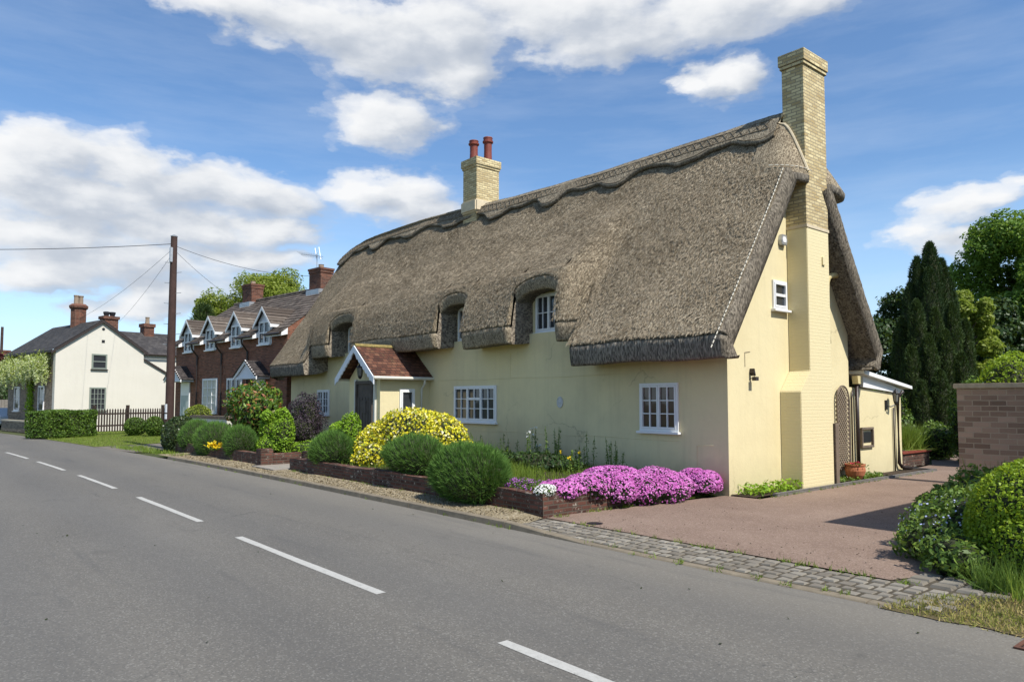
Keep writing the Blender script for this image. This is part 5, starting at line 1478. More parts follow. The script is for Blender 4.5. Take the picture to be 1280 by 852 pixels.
# ------------------------------------------------------------------ the pair of brick houses
BL = (-42.4, 11.7); BA = math.atan2(1.4, 11.6); BW = 5.84
ca_, sa_ = math.cos(BA), math.sin(BA)
def brick_house(off, label, doorx, winx, dorm, chim, pipes, ground):
    o = (BL[0] + ca_ * off, BL[1] + sa_ * off, 0)
    root = thing('brick_house', label, 'house', o, BA, group='brick houses with gabled dormers')
    fr = Fr((0, 0, 0), (1, 0, 0), (0, -1, 0)); sd_ = Fr((0, 0, 0), (0, 1, 0), (-1, 0, 0))
    mb = MB().prism([(0, 0), (6.6, 0), (6.6, 5.13), (3.3, 7.42), (0, 5.13)], -BW + .004, 0, sd_)
    mb.build('wall', M['redbrick'], root)
    rf = MB(); k = 2.33 / 3.3
    z = lambda y: 5.16 + k * y
    courses(rf, (-.06 if off == 0 else 0, 0, z(0)), (BW, 0, z(0)), (BW, 3.3, z(3.3)), (-.06 if off == 0 else 0, 3.3, z(3.3)), 15, lift=.035)
    courses(rf, (BW, 6.7, z(-.1)), (0, 6.7, z(-.1)), (0, 3.3, z(3.3)), (BW, 3.3, z(3.3)), 15, lift=.035)
    xs_ = [-.06 if off == 0 else 0] + [v for d in dorm for v in (d - .60, d + .60)] + [BW]
    ev = MB(); whs = []
    for a, b in zip(xs_[::2], xs_[1::2]):
        if b - a < .05: continue
        courses(rf, (a, -.32, z(-.32)), (b, -.32, z(-.32)), (b, 0, z(0)), (a, 0, z(0)), 3, lift=.035)
        whs.append(MB().prism([(-.0, z(0) - .30), (.0, z(0) - .02), (-.31, z(-.31) - .03), (-.31, z(-.31) - .16)], -b + .001, -a - .001, Fr((0, 0, 0), (0, 1, 0), (-1, 0, 0))))
        MB().tube([(a, -.38, z(-.32) - .05), (b, -.38, z(-.32) - .05)], .055, 8).build('gutter', M['brownpipe'], root)
    roof = rf.build('roof', M['housetile'], root)
    MB().tube([(0, 3.3, z(3.3) + .02), (BW, 3.3, z(3.3) + .02)], .10, 8).build('ridge_tile', M['housetile'], roof)
    for q in whs: q.build('soffit', M['white'], root)
    for d in dorm:
        hw, ze, za, yr = .60, 5.60, 6.22, 1.72
        dm = MB().prism([(d - hw, 4.50), (d + hw, 4.50), (d + hw, ze), (d, za - .06), (d - hw, ze)], -.06, .012, fr)
        dm.prism([(0, ze), (0, z(0)), ((ze - z(0)) / k, ze)], -d - hw, -d - hw + .05, Fr((0, 0, 0), (0, 1, 0), (-1, 0, 0)))
        dm.prism([(0, ze), (0, z(0)), ((ze - z(0)) / k, ze)], -d + hw - .05, -d + hw, Fr((0, 0, 0), (0, 1, 0), (-1, 0, 0)))
        dm = dm.build('dormer', M['greywhite'], root)
        dr = MB(); e = .20
        zl = ze - e * (za - ze) / hw
        for s in (-1, 1):
            pts = [(d + s * (hw + e), -.2, zl), (d + s * (hw + e), (zl - z(0)) / k, zl), (d, yr, za + .03), (d, -.2, za + .03)]
            if s < 0: pts = [pts[1], pts[0], pts[3], pts[2]]
            courses(dr, *pts, 6, lift=.03)
        dr.build('dormer_roof', M['canopytile'] if False else M['housetile'], dm)
        bd = MB()
        for s in (-1, 1):
            bd.prism([(d + s * (hw + e + .02), zl - .02), (d, za + .02), (d, za - .13), (d + s * (hw + e + .02), zl - .16)], .17, .21, fr)
            bd.prism([(-.2, zl - .14), (-.2, zl - .01), ((zl - z(0)) / k, zl - .01), ((zl - .14 - z(0)) / k + .05, zl - .14)], -(d + s * (hw + e)) - .015, -(d + s * (hw + e)) + .015, Fr((0, 0, 0), (0, 1, 0), (-1, 0, 0)))
        bd.build('bargeboard', M['white'], dm)
        window(root, Fr((0, -.014, 0), (1, 0, 0), (0, -1, 0)), d - .52, d + .52, 4.50, 5.58, 2, 1, 2, bar=.05)
    for x, w_, v0, v1, nc, gm in ground:
        window(root, fr, x, x + w_, v0, v1, nc, 1 if nc > 1 else 3, 4 if nc == 1 else 2, gm=gm)
    dx = doorx
    cp = MB().prism([(dx - .95, 3.02), (dx + .95, 3.02), (dx, 3.62)], .02, .66, fr).box(dx - .95, dx + .95, 2.92, 3.02, .02, .70, fr).build('door_canopy', M['greywhite'], root)
    c_ = MB()
    courses(c_, (dx + 1.05, -.80, 3.02), (dx + 1.05, 0, 3.02), (dx, 0, 3.76), (dx, -.80, 3.76), 7, lift=.03)
    courses(c_, (dx - 1.05, 0, 3.02), (dx - 1.05, -.80, 3.02), (dx, -.80, 3.76), (dx, 0, 3.76), 7, lift=.03)
    c_.build('canopy_roof', M['canopytile'], cp)
    bb_ = MB()
    for s in (-1, 1): bb_.prism([(dx + s * 1.07, 3.02), (dx, 3.78), (dx, 3.62), (dx + s * 1.07, 2.88)], .70, .75, fr)
    bb_.build('bargeboard', M['white'], cp)
    dd_ = MB().box(dx - .45, dx + .45, .1, 2.2, 0, .05, fr)
    for u in (-.3, .08):
        for v in (.3, 1.2): dd_.box(dx + u, dx + u + .24, v, v + .7, .05, .065, fr)
    dd_.build('door', M['palegreen'], root)
    MB().box(dx - .53, dx - .455, .1, 2.9, 0, .06, fr).box(dx + .455, dx + .53, .1, 2.9, 0, .06, fr).box(dx - .455, dx + .455, 2.205, 2.9, 0, .06, fr).build('door_frame', M['white'], root)
    for x in pipes: 
        MB().tube([(x, -.38, z(-.32) - .08), (x, -.34, 4.6), (x, -.06, 4.25), (x, -.06, 0.05)], .045, 8).build('downpipe', M['brownpipe'], root)
    cx, ct = chim
    ck = MB().box(cx - .52, cx + .52, 2.95, 3.65, 6.6, ct - .25).box(cx - .55, cx + .55, 2.92, 3.68, ct - .25, ct - .10).box(cx - .58, cx + .58, 2.89, 3.71, ct - .10, ct).build('chimney', M['chimbrick'], root)
    MB().box(cx - .60, cx + .60, 2.8, 3.8, 6.9, 7.42).build('lead_flashing', M['galv'], ck, bevel=.03)
    MB().lathe([(.14, 0), (.13, .2), (.15, .22), (.1, .22)], (cx, 3.3, ct), 12).build('chimney_pot', M['palepot'], ck)
    return root
brick_house(0, 'brick terrace house with pale door canopy beside the telegraph pole', 1.35, 3.4, (1.62, 4.21), (2.1, 8.45), (2.75, 5.5), [(3.40, 1.66, 1.30, 3.05, 1, M['blind'])])
bh2 = brick_house(BW, 'brick terrace house partly hidden by the thatched cottage roof', 9.27 - BW, .3, (6.99 - BW, 9.71 - BW), (9.05 - BW, 8.50), (8.15 - BW,), [(6.09 - BW, 1.54, 1.75, 3.02, 3, None)])
ae = MB(); c0 = Vector((9.05 - BW - .1, 3.3, 8.5))
ae.tube([c0 + Vector((-.3, 0, -1.0)), c0 + Vector((-.3, 0, .9))], .02, 6).tube([c0 + Vector((-1.5, -.2, .95)), c0 + Vector((.2, .03, .62))], .014, 6)
for t in np.linspace(0, 1, 9):
    p = c0 + Vector((-1.5 + 1.4 * t, -.2 + .19 * t, .95 - .28 * t)); ae.tube([p + Vector((.02, -.22, .1)), p + Vector((-.02, .22, -.1))], .008, 4)
for t in (0, .35): ae.tube([c0 + Vector((-.3 + t, 0, .5)), c0 + Vector((-.5 + t, 0, 1.15))], .014, 5)
ae.build('aerial', M['galv'], bh2)
def bw(x, y, z=0): return (BL[0] + ca_ * x - sa_ * y, BL[1] + sa_ * x + ca_ * y, z)
q = bw(5.2, -1.0)
leafy_bush('yellow_bush', 'low golden bush in front of the first brick house window', [((q[0], q[1], 1.2), (.80, .6, .55), 1)], M['l_young'], (.09, .06), 2600, amp=.12, base=(q[0], q[1], 0))
lw = thing('rendered_wall', 'low pale wall with grey coping in front of the brick houses', 'garden wall', bw(8.2, -1.8), BA)
MB().box(-1.7, 1.9, -.12, .12, 0, 1.12).build('wall', M['offwhite'], lw)
MB().box(-1.75, 1.95, -.17, .17, 1.122, 1.26).build('coping', M['oak'], lw, bevel=.02)

# ------------------------------------------------------------------ telegraph pole and its lines
tp = thing('telegraph_pole', 'tall dark wooden telegraph pole with white plates beside the ivy hedge', 'pole', (-31.46, 8.48, 0), world=True)
MB().tube([(-31.46, 8.48, 0), (-31.46, 8.48, 4), (-31.46, 8.48, 8.62)], [.175, .16, .125], 14).build('shaft', M['pole'], tp)
MB().lathe([(.135, 0), (.14, .03), (.03, .09)], (-31.46, 8.48, 8.62), 12).build('cap', M['galv'], tp)
for z0, z1 in ((1.20, 1.40), (1.46, 1.80)):
    A_ = [[(-31.46 + .178 * math.cos(a), 8.48 + .178 * math.sin(a), zz) for a in np.linspace(R(195), R(315), 10)] for zz in (z0, z1)]
    MB().loft(*A_).build('white_plate', M['white'], tp)
for i in range(9):
    z = 4.2 + i * .42; s = 1 if i % 2 else -1
    MB().tube([(-31.46 + s * .1, 8.48 + s * .1, z), (-31.46 + s * .24, 8.48 + s * .26, z + .02)], .012, 5).build('step_iron', M['galv'], tp)
MB().box(-31.46 + .05, -31.46 + .17, 8.30, 8.40, 7.55, 8.15).build('junction_box', M['galv'], tp, bevel=.01)
def cable(name, label, a, b, sag, r=.011):
    a, b = Vector(a), Vector(b)
    pts = [a.lerp(b, t) - Vector((0, 0, sag * 4 * t * (1 - t))) for t in np.linspace(0, 1, 22)]
    tag(MB().tube(pts, r * .6, 5).build(name, M['cable'], None, a), label, 'cable', 'overhead lines from the telegraph pole')
T = lambda z: (-31.46, 8.42, z)
cable('overhead_line', 'thick line running level from the pole top out of frame over the road', T(8.32), (-40.5, -4.2, 8.1), .25, .022)
cable('overhead_line', 'line from the pole top to the far brick chimney beside the thatch', T(8.28), bw(8.7, 3.3, 8.2), .35, .016)
cable('overhead_line', 'steep line from the pole down to the first dormer roof', T(8.15), bw(2.1, 2.9, 7.2), .2)
C0 = (-51.42, 7.32); CA = R(100.69)
cc, cs_ = math.cos(CA), math.sin(CA)
def cw(x, y, z=0): return (C0[0] + cc * x - cs_ * y, C0[1] + cs_ * x + cc * y, z)
cable('overhead_line', 'thin line from the pole to the left chimney of the pale house', T(8.1), cw(2.6, 3.6, 7.4), .25)
cable('overhead_line', 'thin line from the pole to the middle of the pale house roof', T(7.9), cw(4.2, 2.5, 6.8), .25)

# ------------------------------------------------------------------ the pale house at the bend
ch = thing('pale_house', 'pale cream gabled house with slate roof and brick chimneys at the road bend', 'house', (C0[0], C0[1], 0), CA)
fg_ = Fr((0, 0, 0), (1, 0, 0), (0, -1, 0)); fs_ = Fr((0, 0, 0), (0, -1, 0), (-1, 0, 0))
wl = MB().prism([(0, 0), (6.95, 0), (6.95, 3.66), (5.2, 4.62), (5.2, 5.2), (2.6, 6.93), (0, 5.1)], -.35, 0, fg_)
wl.box(.36, 5.2, .35, 8.2, 0, 5.0).box(5.2, 6.9, .35, 3.0, 0, 3.55).box(5.2, 9.2, 3.0, 7, 0, 5.2)
wl.build('wall', M['housecream'], ch)
MB().box(0.0, .355, .352, 8.2, 0, 5.0).build('flank_wall', M['stoneblock'], ch)
sl = MB()
courses(sl, (-.25, 8.3, 4.98), (-.25, -.12, 4.98), (2.6, -.12, 7.05), (2.6, 8.3, 7.05), 24, lift=.018)
courses(sl, (5.42, -.12, 5.1), (5.42, 8.3, 5.1), (2.6, 8.3, 7.05), (2.6, -.12, 7.05), 24, lift=.018)
courses(sl, (7.15, -.1, 3.58), (7.15, 3.0, 3.58), (5.2, 3.0, 4.68), (5.2, -.1, 4.68), 14, lift=.018)
sl.build('slate_roof', M['slate'], ch)
bg_ = MB()
for pts in ([(-.28, 4.93), (2.6, 7.02), (2.6, 6.84), (-.28, 4.76)], [(5.45, 5.06), (2.6, 7.02), (2.6, 6.84), (5.45, 4.88)]): bg_.prism(pts, .10, .14, fg_)
bg_.prism([(7.16, 3.56), (5.2, 4.66), (5.2, 4.56), (7.16, 3.46)], .08, .11, fg_)
bg_.box(-.3, -.2, -.1, 8.3, 4.83, 4.98)
bg_.build('bargeboard', M['barge'], ch)
wr = MB()
courses(wr, (5.4, 2.75, 5.20), (9.4, 2.75, 5.20), (9.4, 5.0, 6.85), (4.2, 5.0, 6.85), 20, lift=.018)
wr.build('wing_roof', M['slatex'], ch)
MB().tube([(5.45, 2.70, 5.15), (9.4, 2.70, 5.15)], .06, 8).build('gutter', M['barge'], ch)
window(ch, fg_, 2.02, 2.93, 3.90, 4.86, 1, 1, 2, fm=M['greenframe'], gm=M['glass'], sill=M['barge'], bar=.05)
window(ch, fg_, 1.95, 2.92, 1.32, 2.76, 1, 4, 4, fm=M['greenframe'], gm=M['glass'], bar=.03)
MB().tube([fg_(2.66, 6.45, 0), fg_(2.66, 6.45, .02)], .09, 12).build('vent_hole', M['iron'], ch)
MB().box(2.58, 2.76, 5.58, 5.76, 0, .015, fg_).build('vent_grille', M['iron'], ch)
for y0 in (1.6, 5.9): window(ch, fs_, -y0 - 1.0, -y0, 1.25, 2.85, 1, 1, 2, gm=M['glass'])
k1 = MB().lathe([(.48, 6.5), (.48, 8.0), (.58, 8.08), (.60, 8.22), (.50, 8.3), (.42, 8.36)], (2.6, 3.9, 0), 8).build('chimney', M['chimbrick'], ch)
for dx, dy in ((-.16, 0), (.16, .1)): MB().lathe([(.15, 0), (.14, .5), (.17, .53), (.17, .6), (.12, .6)], (2.6 + dx, 3.9 + dy, 8.34), 10).build('chimney_pot', M['palepot'], k1)
k2 = MB().box(3.55, 4.45, 2.2, 2.9, 5.8, 7.35).box(3.48, 4.52, 2.13, 2.97, 7.35, 7.55).build('chimney', M['chimbrick'], ch)
for dx in (-.18, .2): MB().lathe([(.14, 0), (.16, .12), (.2, .2), (.2, .3), (.14, .32)], (4.0 + dx, 2.55, 7.55), 10).build('chimney_pot', M['blackpot'], k2)
k3 = MB().box(7.25, 7.95, 4.6, 5.3, 6.0, 7.25).box(7.18, 8.02, 4.53, 5.37, 7.25, 7.5).build('chimney', M['chimbrick'], ch)
MB().lathe([(.16, 0), (.13, .4), (.15, .45), (.15, .5)], (7.6, 4.95, 7.5), 10).build('chimney_pot', M['palepot'], k3)
MB().tube([(6.98, -.05, 3.5), (6.98, -.05, .1)], .05, 8).build('downpipe', M['brownpipe'], ch)

# wisteria on its road side
wi = thing('wisteria', 'pale hanging wisteria blossom trained over the flank of the pale house', 'climber', cw(-.2, 3.6), world=True)
Pw, Lf = [], []
for i in range(430):
    y = rng.uniform(.5, 7.9); z = 3.15 + 1.65 * rng.uniform(0, 1) ** .8; x = -.12 - rng.uniform(0, .75) * (1 if z < 4.6 else .5)
    if math.sin(y * 2.1) * .4 + (z - 3.2) * .9 < rng.uniform(-.1, .5): continue
    L_ = rng.uniform(.35, .75); c = np.array(cw(x, y, z))
    m = 46; t = rng.uniform(0, 1, m)
    Pw.append(c + np.c_[rng.normal(size=m) * .085 * (1 - t * .7), rng.normal(size=m) * .085 * (1 - t * .7), -t * L_])
    Lf.append(c + rng.normal(size=(5, 3)) * .16)
P = np.concatenate(Pw); V, F = leaf_quads(P, rdirs(len(P)), .085, .06, 1.0); np_mesh('blossom', V, F, M['l_wist'], wi)
P = np.concatenate(Lf); V, F = leaf_quads(P, rdirs(len(P)), .16, .06, 1.0); np_mesh('leaves', V, F, M['l_young'], wi)
m = 900
P = np.c_[rng.normal(-.12, .08, m), rng.normal(3.7, .22, m), rng.uniform(.6, 3.2, m)]
P = np.array([cw(*p) for p in P]); V, F = leaf_quads(P, rdirs(m), .16, .09, 1.0); np_mesh('vine_leaves', V, F, M['l_lime'], wi)
MB().tube([cw(-.08, 3.6, 0), cw(-.1, 3.75, 1.4), cw(-.1, 3.65, 2.8), cw(-.15, 3.0, 3.9), cw(-.15, 1.2, 4.2)], [.07, .06, .05, .04, .02], 6).build('trunk', M['bark'], wi)

sw = thing('stone_wall', 'low grey stone wall round the front of the pale house', 'garden wall', (-53, 6, 0), world=True)
a, b, c = Vector((-57.4, 5.3, 0)), Vector((-49.6, 6.35, 0)), Vector((-49.9, 8.2, 0))
for p, q in ((a, b), (b, c)):
    f_ = Fr(p, q - p, (q - p).cross(Vector((0, 0, 1)))); L_ = (q - p).length
    MB().box(0, L_, 0, .62, -.25, 0, f_).build('wall_run', M['stoneblock'], sw, bevel=.01)
    MB().box(-.03, L_ + .03, .622, .72, -.29, .04, f_).build('coping', M['coping'], sw, bevel=.01)


def rot_hedge(name, label, p, rz_, lx, ly, h, mat, leaf, n):
    root = thing(name, label, 'hedge', (p[0], p[1], 0), rz_)
    P, nr = box_surface(n, -lx / 2, lx / 2, -ly / 2, ly / 2, 0, h, .14)
    k = np.sin(P[:, 0] * 3.1 + 1) * np.sin(P[:, 1] * 2.7) + np.sin(P[:, 2] * 4.3 + P[:, 0] * 5)
    P = P + nr * (k[:, None] * .03 - np.abs(rng.normal(size=(n, 1))) * .05)
    V, F = leaf_quads(P, nr, leaf[0], leaf[1], .8); np_mesh('foliage', V, F, mat, root)
    MB().box(-lx / 2 + .1, lx / 2 - .1, -ly / 2 + .1, ly / 2 - .1, 0, h - .1).build('branches', M['twig'], root, bevel=.08)
    return root
hd = math.atan2(8.5 - 5.8, -44.8 + 42.9)
rot_hedge('box_hedge', 'dark green square clipped hedge in front of the pale house', (-44.45, 6.75), hd, 3.3, 1.3, 1.42, M['l_box'], (.11, .07), 9000)
pf = thing('picket_fence', 'dark picket fence in front of the pale house', 'fence', (-46.0, 8.5, 0), world=True)
a, b = Vector((-45.75, 8.0, .12)), Vector((-48.6, 13.2, .12))
f_ = Fr(a, b - a, (b - a).cross(Vector((0, 0, 1)))); L_ = (b - a).length
u = .1; 
while u < L_:
    MB().prism([(u, .08), (u + .085, .08), (u + .085, 1.28), (u + .0425, 1.36), (u, 1.28)], .0, .022, f_).build('picket', M['fencewood'], pf); u += .175
for v in (.35, 1.02): MB().box(0, L_, v, v + .09, -.05, -.002, f_).build('rail', M['fencewood'], pf)
for u in (.55, 2.75, 5.3): MB().box(u, u + .16, 0, 1.55, -.17, -.055, f_).build('fence_post', M['fencewood'], pf)
for x, y, r, h, lb in ((-43.9, 10.1, .58, .98, 'small clipped round bush standing before the middle of the picket fence'), (-42.6, 10.75, .50, 1.05, 'small clipped round bush at the right end of the picket fence')):
    leafy_bush('round_bush', lb, [((x, y, h * .52), (r, r, h * .52), 1)], M['l_box'], (.09, .06), 2400, group='clipped round bushes by the picket fence', amp=.07, shell=.06, base=(x, y, 0))

# ------------------------------------------------------------------ background
x, y = at((285 - 640) / 911 * 60, 60)
broad_tree('background_tree', 'green leafy tree behind the first brick chimney', (x, y, 0), 11.6, 3.2, M['l_young'], 34000, (.22, .12), (.64, .36), 40, seed=21, gap=.5)
x, y = at((345 - 640) / 911 * 58, 58)
broad_tree('background_tree', 'pale yellow-green tree rising behind the brick houses', (x, y, 0), 12.8, 3.7, M['l_young'], 44000, (.22, .11), (.66, .34), 46, seed=24, gap=.5)
x, y = at((254 - 640) / 911 * 57, 57)
flame_tree('background_conifer', 'dark conifer tip showing beyond the first dormer', (x, y, 0), [(x, y, 1.3, 1, 9.3), (x + .5, y, .9, 1, 8.4)], M['l_yew'], 7000, .5, .09)
x, y = at((-6 - 640) / 911 * 66, 66)
broad_tree('copper_tree', 'copper red leaved tree at the far left of the road', (x, y, 0), 6.6, 1.5, M['l_red'], 6000, (.3, .2), (.6, .4), 14, seed=31)
x, y = at((2 - 640) / 911 * 62, 62)
leafy_bush('distant_shrub', 'dark green shrubs beyond the stone wall at the far left', [((x, y, 2.0), (1.6, 1.4, 2.0), 1)], M['l_dark'], (.2, .14), 3500, base=(x, y, 0))
x, y = at((4 - 640) / 911 * 56, 56)
pn = thing('board_fence', 'silvered board fence beyond the stone wall', 'fence', (x, y, 0), R(100))
for i in range(8): MB().box(-.9 + i * .22, -.9 + i * .22 + .205, -.02, .02, .05, 2.0).build('fence_board', M['fencepanel'], pn)
MB().box(-.9, .85, .022, .07, 1.6, 1.7).build('rail', M['fencepanel'], pn)
x, y = at((8 - 640) / 911 * 74, 74)
fh = thing('distant_house', 'distant brick house whose red chimney shows left of the pale house', 'house', (x, y, 0), R(95))
fz = Fr((0, 0, 0), (1, 0, 0), (0, -1, 0))
MB().prism([(-3, 0), (3, 0), (3, 3.6), (0, 5.2), (-3, 3.6)], -8, 0, fz).build('wall', M['redbrick'], fh)
rr_ = MB(); courses(rr_, (3.2, -.1, 3.5), (3.2, 8.1, 3.5), (0, 8.1, 5.3), (0, -.1, 5.3), 12); courses(rr_, (-3.2, 8.1, 3.5), (-3.2, -.1, 3.5), (0, -.1, 5.3), (0, 8.1, 5.3), 12)
rr_.build('roof', M['slate'], fh)
kk = MB().box(-.5, .5, 1.2, 2.0, 4.6, 6.9).box(-.57, .57, 1.13, 2.07, 6.9, 7.1).build('chimney', M['chimbrick'], fh)
x, y = at((1 - 640) / 911 * 68, 68)
tag(MB().tube([(x, y, 0), (x, y, 8.8)], [.15, .11], 10).build('telegraph_pole', M['pole'], None, (x, y, 0)), 'far slim dark pole at the left frame edge', 'pole')
# the car whose bonnet just shows at the left edge
x, y = at((-8 - 640) / 911 * 50, 50)
car = thing('parked_car', 'pale blue-grey car parked beyond the stone wall, only its nose in view', 'car', (x, y, 0), R(10))
S = [(-1.95, .32, .45, .78), (-1.8, .28, .72, .83), (-1.0, .26, .88, .86), (-.45, .26, .98, .86), (.25, .26, 1.42, .70), (1.1, .26, 1.44, .68), (1.6, .28, 1.08, .82), (1.95, .34, .85, .78), (2.0, .40, .6, .74)]
mb = MB(); rgs = []
for X, z0, z1, hw in S:
    rgs.append([(X, -hw, z0), (X, -hw - .03, (z0 + min(z1, .9)) / 2), (X, -hw, min(z1, .9)), (X, -hw * .85, z1), (X, hw * .85, z1), (X, hw, min(z1, .9)), (X, hw + .03, (z0 + min(z1, .9)) / 2), (X, hw, z0)])
for p, q in zip(rgs, rgs[1:]): mb.loft(p, q, True)
mb.add(rgs[0], [tuple(range(8))]); mb.add(rgs[-1], [tuple(range(7, -1, -1))])
mb.build('body', M['carpaint'], car, smooth=False)
MB().add([(-.42, -.66, 1.0), (-.42, .66, 1.0), (.22, .58, 1.40), (.22, -.58, 1.40)], [(0, 1, 2, 3)]).build('windscreen', M['glass'], car)
for X in (-1.25, 1.25):
    for Y in (-.80, .80):
        wh_ = MB().tube([(X, Y - .1, .31), (X, Y + .1, .31)], .31, 18).build('wheel', M['tyre'], car)
        MB().tube([(X, Y + (.101 if Y > 0 else -.101), .31), (X, Y + (.112 if Y > 0 else -.112), .31)], .19, 14).build('rim', M['galv'], wh_)
for Y in (-.6, .6): MB().box(-1.99, -1.86, Y - .14, Y + .14, .58, .72).build('headlight', M['lampglass'], car)

# ---- weeds in the joints, crumbs on the drive
tp_, tl = [], []
def tuft(x, y, z, k, r):
    for _ in range(k): tp_.append((x + random.gauss(0, r), y + random.gauss(0, r), z))
for _ in range(70):
    x = random.uniform(-26, -3.2); tuft(x, 7.19 + bend(x) + random.uniform(-.02, .16), .012 if x > -8 else .0, random.randint(4, 16), .03)
for _ in range(60):
    x = random.uniform(-28, -9.2); tuft(x, 8.13 + random.uniform(-.05, .02), .07, random.randint(5, 22), .05)
for _ in range(40): tuft(-8.86 + random.uniform(-.02, .05), random.uniform(8.2, 12.9), .02, random.randint(4, 16), .035)
for _ in range(46): tuft(random.uniform(-8.4, -3.2), 8.22 + random.uniform(-.05, .06), .018, random.randint(3, 9), .03)
for _ in range(50): tuft(-7.80 + random.uniform(-.05, .03), random.uniform(13, 21.5), .02, random.randint(3, 9), .03)
P = np.array(tp_); V, F = blade_tris(P, np.tile([0, 0, 1.0], (len(P), 1)), .075, .012, .6)
tag(np_mesh('joint_weeds', V, F, M['grass'], None, (0, 0, 0)), 'small weeds rooted along the kerb, wall foot and paving joints', 'weeds', kind='stuff')
n = 420
P = np.c_[rng.uniform(-8.4, -3.4, n), 8.3 + 5.5 * rng.uniform(0, 1, n) ** 2.2, np.full(n, .027)]
V, F = leaf_quads(P, np.tile([0, 0, 1.0], (n, 1)), .028, .018, .3)
tag(np_mesh('drive_litter', V, F, M['bark'], None, (0, 0, 0)), 'crumbs of bark and dry leaf scattered over the red drive', 'litter', kind='stuff')
# ------------------------------------------------------------------ sky, sun, camera
SUN_AZ, SUN_EL = 1.0, 52.0
W = bpy.data.worlds.new('World'); SC.world = W; W.use_nodes = True
nt = W.node_tree
bg = nt.nodes['Background']
sky = nt.nodes.new('ShaderNodeTexSky'); sky.sky_type = 'NISHITA'; sky.sun_disc = False
sky.sun_elevation = R(SUN_EL); sky.sun_rotation = R(90 - SUN_AZ); sky.altitude = 50
sky.air_density = 1.0; sky.dust_density = 0.4; sky.ozone_density = 2.5
dirn = N(nt, 'ShaderNodeTexCoord', out=0)
s = nt.nodes.new('ShaderNodeSeparateXYZ'); nt.links.new(dirn, s.inputs[0])
az = math_(nt, 'DEGREES', math_(nt, 'ARCTAN2', s.outputs[1], s.outputs[0]))
el = math_(nt, 'DEGREES', math_(nt, 'ARCSINE', s.outputs[2]))
# the same noise field seen twice: once for the outline, once for the shading of the billows
pv = N(nt, 'ShaderNodeCombineXYZ', {0: math_(nt, 'MULTIPLY', az, 0.5), 1: el, 2: 0.0})
wob = N(nt, 'ShaderNodeTexNoise', {'Vector': pv, 'Scale': 0.42, 'Detail': 5, 'Roughness': 0.55}, out=1)
wv = N(nt, 'ShaderNodeVectorMath', {0: wob, 1: (0.5, 0.5, 0.5)}, operation='SUBTRACT')
wv = N(nt, 'ShaderNodeVectorMath', {0: wv, 1: (5.2, 2.6, 0)}, operation='MULTIPLY')
pos = N(nt, 'ShaderNodeVectorMath', {0: N(nt, 'ShaderNodeCombineXYZ', {0: az, 1: el, 2: 0.0}), 1: wv}, operation='ADD')
CLOUDS = [(160.8, 27.7, 5.5, 1.3), (155.0, 27.1, 7.4, 1.8), (150.0, 26.4, 7.0, 2.5), (145.0, 27.3, 5.2, 3.1), (144.3, 24.9, 3.9, 1.9), (135.9, 28.4, 9.5, 2.0), (132.1, 26.9, 7.4, 1.9), (123.4, 27.8, 8.5, 2.0), (117.1, 27.4, 3.7, 1.1), (150.0, 21.1, 4.2, 2.0), (123.2, 23.4, 2.9, 1.4), (125.9, 23.3, 1.5, 0.8), (173.0, 16.1, 4.2, 1.9), (174.5, 14.6, 4.1, 1.8), (168.5, 16.1, 4.6, 1.8), (165.9, 14.8, 5.9, 2.0), (161.1, 15.1, 4.6, 1.7), (157.4, 14.4, 3.5, 1.4), (171.3, 13.6, 8.0, 1.8), (172.6, 11.1, 6.7, 1.6), (164.8, 12.2, 7.2, 1.4), (158.8, 12.7, 4.1, 1.0), (168.8, 9.6, 8.3, 1.4), (173.4, 8.4, 4.1, 1.2), (165.2, 7.7, 4.8, 1.4), (167.2, 6.4, 4.1, 0.9), (160.5, 10.6, 5.2, 1.0), (148.7, 15.5, 5.0, 1.7), (145.8, 14.7, 2.8, 1.2), (151.4, 15.9, 2.5, 1.1), (108.3, 12.8, 4.0, 1.4), (110.3, 11.7, 3.3, 1.3), (105.0, 14.3, 1.5, 1.2), (107.9, 10.7, 3.9, 1.2), (106.5, 13.3, 2.6, 1.1), 
          (190, 20, 9, 3), (197, 12, 10, 2.5), (90, 16, 6, 2), (80, 24, 9, 3), (60, 14, 9, 2.5), (30, 30, 14, 5), (-10, 22, 16, 5), (-60, 25, 16, 5), (-110, 20, 14, 4), (215, 30, 12, 4)]
def chain(p):
    acc = None
    for a, e, ra, re in CLOUDS:
        soft = (.55 if ra < 1.7 and abs(a - 125.9) > 1 else (.24 if 100 < a < 112 else 0.0))
        d = N(nt, 'ShaderNodeVectorMath', {0: p, 1: (a, e, 0)}, operation='SUBTRACT')
        d = N(nt, 'ShaderNodeVectorMath', {0: d, 1: (1 / (ra * 1.30), 1 / (re * 1.40), 0)}, operation='MULTIPLY')
        k = math_(nt, 'SUBTRACT', 1.0 - soft, N(nt, 'ShaderNodeVectorMath', {0: d}, out=1, operation='LENGTH'))
        acc = k if acc is None else math_(nt, 'SMOOTH_MAX', acc, k, 0.18)
    return acc
acc = chain(pos)
up = chain(N(nt, 'ShaderNodeVectorMath', {0: pos, 1: (2.0, 1.1, 0)}, operation='ADD'))   # the density a little nearer the sun
fb = noise(nt, pv, 0.62, 6, 0.55)
fu = noise(nt, N(nt, 'ShaderNodeVectorMath', {0: pv, 1: (0.5, 0.7, 0)}, operation='ADD'), 0.62, 6, 0.55)
dens = math_(nt, 'ADD', acc, math_(nt, 'MULTIPLY', math_(nt, 'SUBTRACT', fb, 0.5), 1.0))
densu = math_(nt, 'ADD', up, math_(nt, 'MULTIPLY', math_(nt, 'SUBTRACT', fu, 0.5), 1.0))
